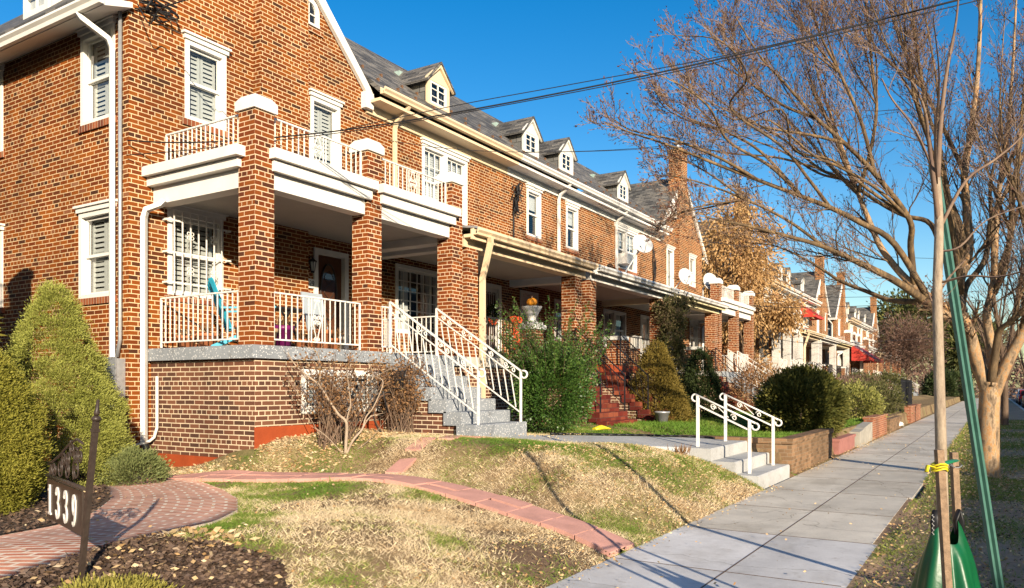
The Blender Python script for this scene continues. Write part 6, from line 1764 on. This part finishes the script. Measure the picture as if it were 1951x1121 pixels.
# ------------------------------------------------------------------ parked cars far down the street
def car(x, y, paint, label):
    E = empty('parked_car', (x, y, -.12), label, 'car', 'cars parked along the kerb')
    g = -.12; w = .86
    mb = MB()
    prof = [(-2.15, g + .32), (-2.2, g + .62), (-2.05, g + .86), (-1.55, g + .95), (-1.2, g + 1.02), (1.15, g + .98), (1.95, g + .84), (2.18, g + .66), (2.2, g + .34)]
    mb.prism_xz([(x + p[0], p[1]) for p in prof][::-1], y - w, y + w)
    roof = [(-1.75, g + .96), (-1.35, g + 1.44), (-.6, g + 1.5), (.35, g + 1.46), (1.05, g + 1.0)]
    mb.prism_xz([(x + p[0], p[1]) for p in roof][::-1], y - w + .12, y + w - .12)
    mb.build('body', paint, E)
    mb = MB(); mb.prism_xz([(x + p[0], p[1]) for p in [(-1.38, g + 1.03), (-1.18, g + 1.38), (.28, g + 1.39), (.78, g + 1.04)]][::-1], y - w + .11, y + w - .11)
    mb.poly([(x - 1.76, y + w - .2, g + 1.0), (x - 1.76, y - w + .2, g + 1.0), (x - 1.42, y - w + .24, g + 1.40), (x - 1.42, y + w - .24, g + 1.40)])
    mb.build('window', 'dark_interior', E)
    for sx in (-1.35, 1.35):
        for sy in (-1, 1):
            mb = MB(); mb.tube([(x + sx, y + sy * (w - .18), g + .32), (x + sx, y + sy * (w + .01), g + .32)], .32, 18, False); wh = mb.build('wheel', 'rubber', E)
            mb = MB(); mb.tube([(x + sx, y + sy * (w + .005), g + .32), (x + sx, y + sy * (w + .02), g + .32)], .19, 14, False); mb.build('rim', 'galvanised', wh)
    for sy in (-1, 1):
        mb = MB(); mb.box(x - 2.2, x - 2.1, y + sy * .6 - .16, y + sy * .6 + .16, g + .66, g + .84); mb.build('tail_light', 'tail_red', E)
    mb = MB(); mb.box(x - 2.27, x - 2.16, y - w + .05, y + w - .05, g + .34, g + .56); mb.build('bumper', 'car_dark', E)
car(78, -2.95, 'car_dark', 'dark car parked at the right edge of the photo')
car(92, -2.95, 'car_red', 'red car parked beyond the dark one at the right edge')
car(100, -2.95, 'car_silver', 'silver car parked farthest down the street')

n = 26000; P = np.stack([rng.uniform(135, 175, n), rng.uniform(-90, 60, n), rng.uniform(0, 1, n) ** .8], 1)
hh = 7 + 4 * np.abs(np.sin(P[:, 1] * .16 + 1)) + 2.5 * np.sin(P[:, 1] * .41)
P[:, 2] *= hh
tag(arrays('far_wood', leaves(P, rng.normal(size=(n, 3)), 1.0 * rng.uniform(.5, 1.3, n), .3), 4, 'twig_mass'), 'far off line of bare brown woods at the end of the street', 'trees', kind='stuff')
nb = copy_tree(hE); nb.location.x -= 30; nb['label'] = 'gabled brick row house just off the left side of the photo'
# ------------------------------------------------------------------ houses across the street (they shade the tree strip)
E = empty('terrace_building', (0, -24.5, 0), 'long brick terrace across the street, behind the camera', 'building')
mb = MB(); holes = []
xx = -68
while xx < 108:
    for z0, z1 in ((2.6, 4.2), (5.4, 7.0)): holes.append((xx + 1.0, xx + 1.9, z0, z1)); holes.append((xx + 3.2, xx + 4.1, z0, z1))
    xx += 5.4
mb.box(-70, 110, -33, -24.3, -.2, 8.3); mb.build('wall', 'brick_far', E)
mb = MB(); mb.prism_yz([(-24.0, 8.3), (-26.7, 10.8), (-33.2, 8.3)], -70.3, 110.3); mb.build('roof', 'slate', E)
for i in range(0, len(holes), 1):
    a, b, c1, d1 = holes[i]
    if i % 2: continue
mb = MB(); gl_ = MB()
for a, b, c1, d1 in holes:
    mb.box(a - .1, b + .1, -24.3, -24.25, c1 - .1, d1 + .1); gl_.box(a, b, -24.25, -24.24, c1, d1)
    if len(mb.V) > 8 * 99: break
w_ = mb.build('window_frames', 'white_paint', E); tag(w_, kind='stuff'); tag(gl_.build('window_panes', 'dark_interior', E), kind='stuff')
mb = MB(); mb.box(-400, 1500, -14.5, -11.2, -.3, 0.0); tag(mb.build('far_pavement', 'concrete_old'), kind='structure')

# ------------------------------------------------------------------ mulch, grass and leaf litter
bedA = [tuple(p) for p in bI]; bedAr = [(-1.2, 10.2), (1, 10.2), (3, 10.4), (4.5, 10.6), (5.6, 10.7), (6.2, 10.72), (6.6, 10.7)]
mb, idx, A1, B1 = ribbon('mulch_bed', bedA, bedAr, 'mulch', .035, 60, 24, .05); tag(mb.build('mulch_bed', 'mulch'), kind='structure')
bedB = [(-1.2, 4.28), (1.2, 4.72), (2.6, 5.2), (3.3, 5.42), (3.52, 5.46)]; bedBr = [(-1.2, 3.4), (1.5, 3.4), (2.9, 3.5), (3.5, 3.85), (3.86, 4.35), (3.80, 4.9), (3.60, 5.40)]
mb, idx, A2, B2 = ribbon('mulch_bed', bedB, bedBr, 'mulch', .035, 60, 20, .05); tag(mb.build('mulch_bed', 'mulch'), kind='structure')
polyA = [tuple(p) for p in A1] + [tuple(p) for p in B1[::-1]]; polyB = [tuple(p) for p in A2] + [tuple(p) for p in B2[::-1]]
bpath = [tuple(p) for p in bO] + [tuple(p) for p in bI[::-1]]; ppath = [(p[0] - .03, p[1]) for p in pL] + [(p[0] + .03, p[1]) for p in pR[::-1]]
stepp = [(12.4, 3.0), (14.62, 3.0), (14.62, 4.35), (12.4, 4.35)]
def nrand(n, p=(0,)):
    return
def scatter(n, x0, x1, y0, y1, excl=(), incl=None, dens=None):
    P = np.stack([rng.uniform(x0, x1, n), rng.uniform(y0, y1, n)], 1)
    k = np.ones(len(P), bool)
    if incl is not None: k &= inpoly(P, incl)
    for e in excl: k &= ~inpoly(P, e)
    P = P[k]
    if dens is not None: P = P[rng.uniform(0, 1, len(P)) < dens(P)]
    return P
houseP = [(6.92, 8.36), (40, 8.36), (40, 30), (6.6, 30), (6.6, 10.7), (6.92, 10.7)]
stairP = [(9.5, 6.5), (11.15, 6.5), (11.15, 8.4), (9.5, 8.4)]
exc = (polyA, polyB, bpath, ppath, walkpoly, stepp, houseP, stairP)
def lump(P, f, s):
    return .5 + .5 * np.sin(P[:, 0] * f + s) * np.cos(P[:, 1] * f * 1.13 + s * 1.7)
def grassy(n, box, excl, L, Wd, flat, dens=None, name='grass', lift=0):
    P = scatter(n, *box, excl, None, dens)
    m = len(P); z = H(P[:, 0], P[:, 1]) + lift
    B = np.stack([P[:, 0], P[:, 1], z], 1)
    th = rng.uniform(0, 6.283, m); fl = rng.uniform(flat[0], flat[1], m)
    D = np.stack([np.cos(th) * fl, np.sin(th) * fl, np.ones(m) * .8], 1)
    return leaves(B, D, L * rng.uniform(.5, 1.4, m), Wd * rng.uniform(.6, 1.3, m), False)
bare = lambda P: np.clip(.10 + 1.3 * lump(P, 2.3, .4) * lump(P, 4.1, 2.0) + .6 * lump(P, 9, 1) * lump(P, 13, 4), 0, 1) * np.clip(1.6 * np.hypot(P[:, 0] - 5.95, P[:, 1] - 3.45) - .35 + .5 * lump(P, 7, 2), .08, 1)
V = [grassy(380000, (2.5, 9.5, 3.02, 10.6), exc, .05, .0058, (.5, 2.2), bare),
     grassy(130000, (9.5, 14.7, 3.02, 8.4), exc, .055, .008, (.5, 2.0), lambda P: np.clip(.45 + .8 * lump(P, 2.9, 2.4) * lump(P, 4.7, 1.1) + .4 * lump(P, 9, 1), 0, 1)),
     grassy(70000, (14.9, 30, 3.4, 8.3), (houseP,), .085, .018, (.3, 1.3)),
     grassy(12000, (2.5, 9.5, 3.02, 10.6), exc, .10, .007, (.2, .8), lambda P: (lump(P, 3.1, 1.2) * lump(P, 5.3, .3) > .45).astype(float))]
tag(arrays('grass', np.concatenate(V), 3, 'grass_blades'), 'dry straw and green grass of the front lawns', 'grass', kind='stuff')
V = [grassy(60000, (3.5, 16, -1.6, .98), (), .05, .008, (.5, 2.0), lambda P: np.clip(lump(P, 2.1, 2.2) * lump(P, 1.3, .5) * 1.6 + .06, 0, 1)), grassy(50000, (12.8, 45, -1.6, 1.02), (), .07, .016, (.5, 1.8), lambda P: np.clip(lump(P, 1.1, 2.2) * 1.2 + .1, 0, 1))]
tag(arrays('grass', np.concatenate(V), 3, 'tape_ground'), 'sparse green grass of the tree strip', 'grass', kind='stuff')
def litter(P, L, mat_up=1.0, lift=.012):
    m = len(P); B = np.stack([P[:, 0], P[:, 1], H(P[:, 0], P[:, 1]) + lift + rng.uniform(0, .02, m)], 1)
    th = rng.uniform(0, 6.283, m); D = np.stack([np.cos(th), np.sin(th), rng.uniform(-.1, .5, m)], 1)
    return leaves(B, D, L * rng.uniform(.5, 1.3, m), L * .55 * rng.uniform(.6, 1.2, m))
lit = [litter(scatter(4200, 2.5, 14.6, 3.02, 8.4, exc, None, lambda P: lump(P, 3.3, 2)), .04), litter(scatter(6500, 8, 13, 3.02, 5.2, exc, None, lambda P: .35 + .65 * lump(P, 2.9, 1)), .036), litter(scatter(500, 4.5, 7.2, 3.02, 3.8, exc), .035), litter(scatter(2600, 6.6, 9.5, 7.4, 8.36, exc), .05), litter(scatter(900, 6.3, 7.1, 8.2, 10.5, exc), .05),
       litter(scatter(500, 3.0, 4.1, 4.9, 5.7, (bpath,)), .075), litter(scatter(5000, 3.5, 18, -1.6, 1.0), .04), litter(scatter(3000, 14, 45, -1.6, 1.05), .06), litter(scatter(260, 4, 30, 1.0, 3.05), .035, lift=.068), litter(scatter(900, 5, 30, 2.75, 3.05), .035, lift=.068), litter(scatter(600, 9.6, 14.6, 4.3, 6.4, (), walkpoly), .03, lift=.06),
       litter(scatter(60, 2.5, 6.2, 5, 9.2, (), bpath), .04, lift=.045), litter(scatter(500, 2.5, 6.5, 6, 10.5, (), polyA), .05, lift=.05), litter(scatter(450, 1.5, 4, 3.4, 5.5, (), polyB), .055, lift=.06)]
tag(arrays('leaf_litter', np.concatenate(lit), 4, 'dead_leaf'), 'dry fallen leaves scattered over the lawns and path edges', 'leaves', kind='stuff')
P = np.r_[scatter(26000, -1.2, 6.6, 5.4, 10.7, (bpath,), polyA), scatter(16000, 1.5, 4.0, 3.4, 5.5, (bpath,), polyB)]
V = litter(P, .045, lift=.04)
P = scatter(7000, 3.5, 14, -1.6, .98, (), None, lambda P: .25 + .75 * (lump(P, 1.7, 3) > .5)); V2 = litter(P, .03, lift=.01)
tag(arrays('mulch_chips', np.concatenate([V, V2]), 4, 'mulch_chip'), 'dark wood mulch chips of the planting beds', 'mulch', kind='stuff')
# a tuft of tan weeds beside the sidewalk steps
E = empty('weed_tuft', (11.95, 4.25, Hf(11.95, 4.25)), 'small tan weed tuft beside the top of the sidewalk steps', 'weed')
n = 90; P = np.array([[11.95, 4.25, Hf(11.95, 4.25)]] * n) + rng.normal(size=(n, 3)) * np.array([.06, .06, .0]); D = rng.normal(size=(n, 3)) * .35; D[:, 2] = 1
arrays('stalks', leaves(P, D, .22 * rng.uniform(.4, 1.1, n), .012), 4, 'rose_leaf', E)

# ------------------------------------------------------------------ light
SUN_EL = 17.0
ha = math.atan2(-.77, -.63)        # direction towards the sun in plan
el = R(SUN_EL)
tosun = Vector((math.cos(ha) * math.cos(el), math.sin(ha) * math.cos(el), math.sin(el)))
sl = bpy.data.lights.new('sun', 'SUN'); sl.energy = 5.0; sl.angle = R(.5); sl.color = (1, .86, .68)
so = bpy.data.objects.new('sun', sl); COL.objects.link(so); so.rotation_euler = (-tosun).to_track_quat('-Z', 'Y').to_euler()
so.location = (0, 0, 30)
w = bpy.data.worlds.new('World'); scn.world = w; w.use_nodes = True
nt = w.node_tree
bg = nt.nodes['Background']
sk = nt.nodes.new('ShaderNodeTexSky'); sk.sky_type = 'NISHITA'; sk.sun_disc = False
sk.sun_elevation = el; sk.sun_rotation = math.atan2(tosun.x, tosun.y)
sk.air_density = 1.0; sk.dust_density = .9; sk.ozone_density = 1.6
hs = nt.nodes.new('ShaderNodeHueSaturation'); hs.inputs['Saturation'].default_value = 1.55
hs.inputs['Hue'].default_value = .504
nt.links.new(sk.outputs[0], hs.inputs['Color']); nt.links.new(hs.outputs[0], bg.inputs[0])
bg.inputs[1].default_value = .108
scn.view_settings.view_transform = 'Standard'; scn.view_settings.look = 'None'; scn.view_settings.gamma = 1
scn.view_settings.exposure = .78
scn.cycles.max_bounces = 6; scn.cycles.diffuse_bounces = 1; scn.cycles.transparent_max_bounces = 16
scn.cycles.use_denoising = True
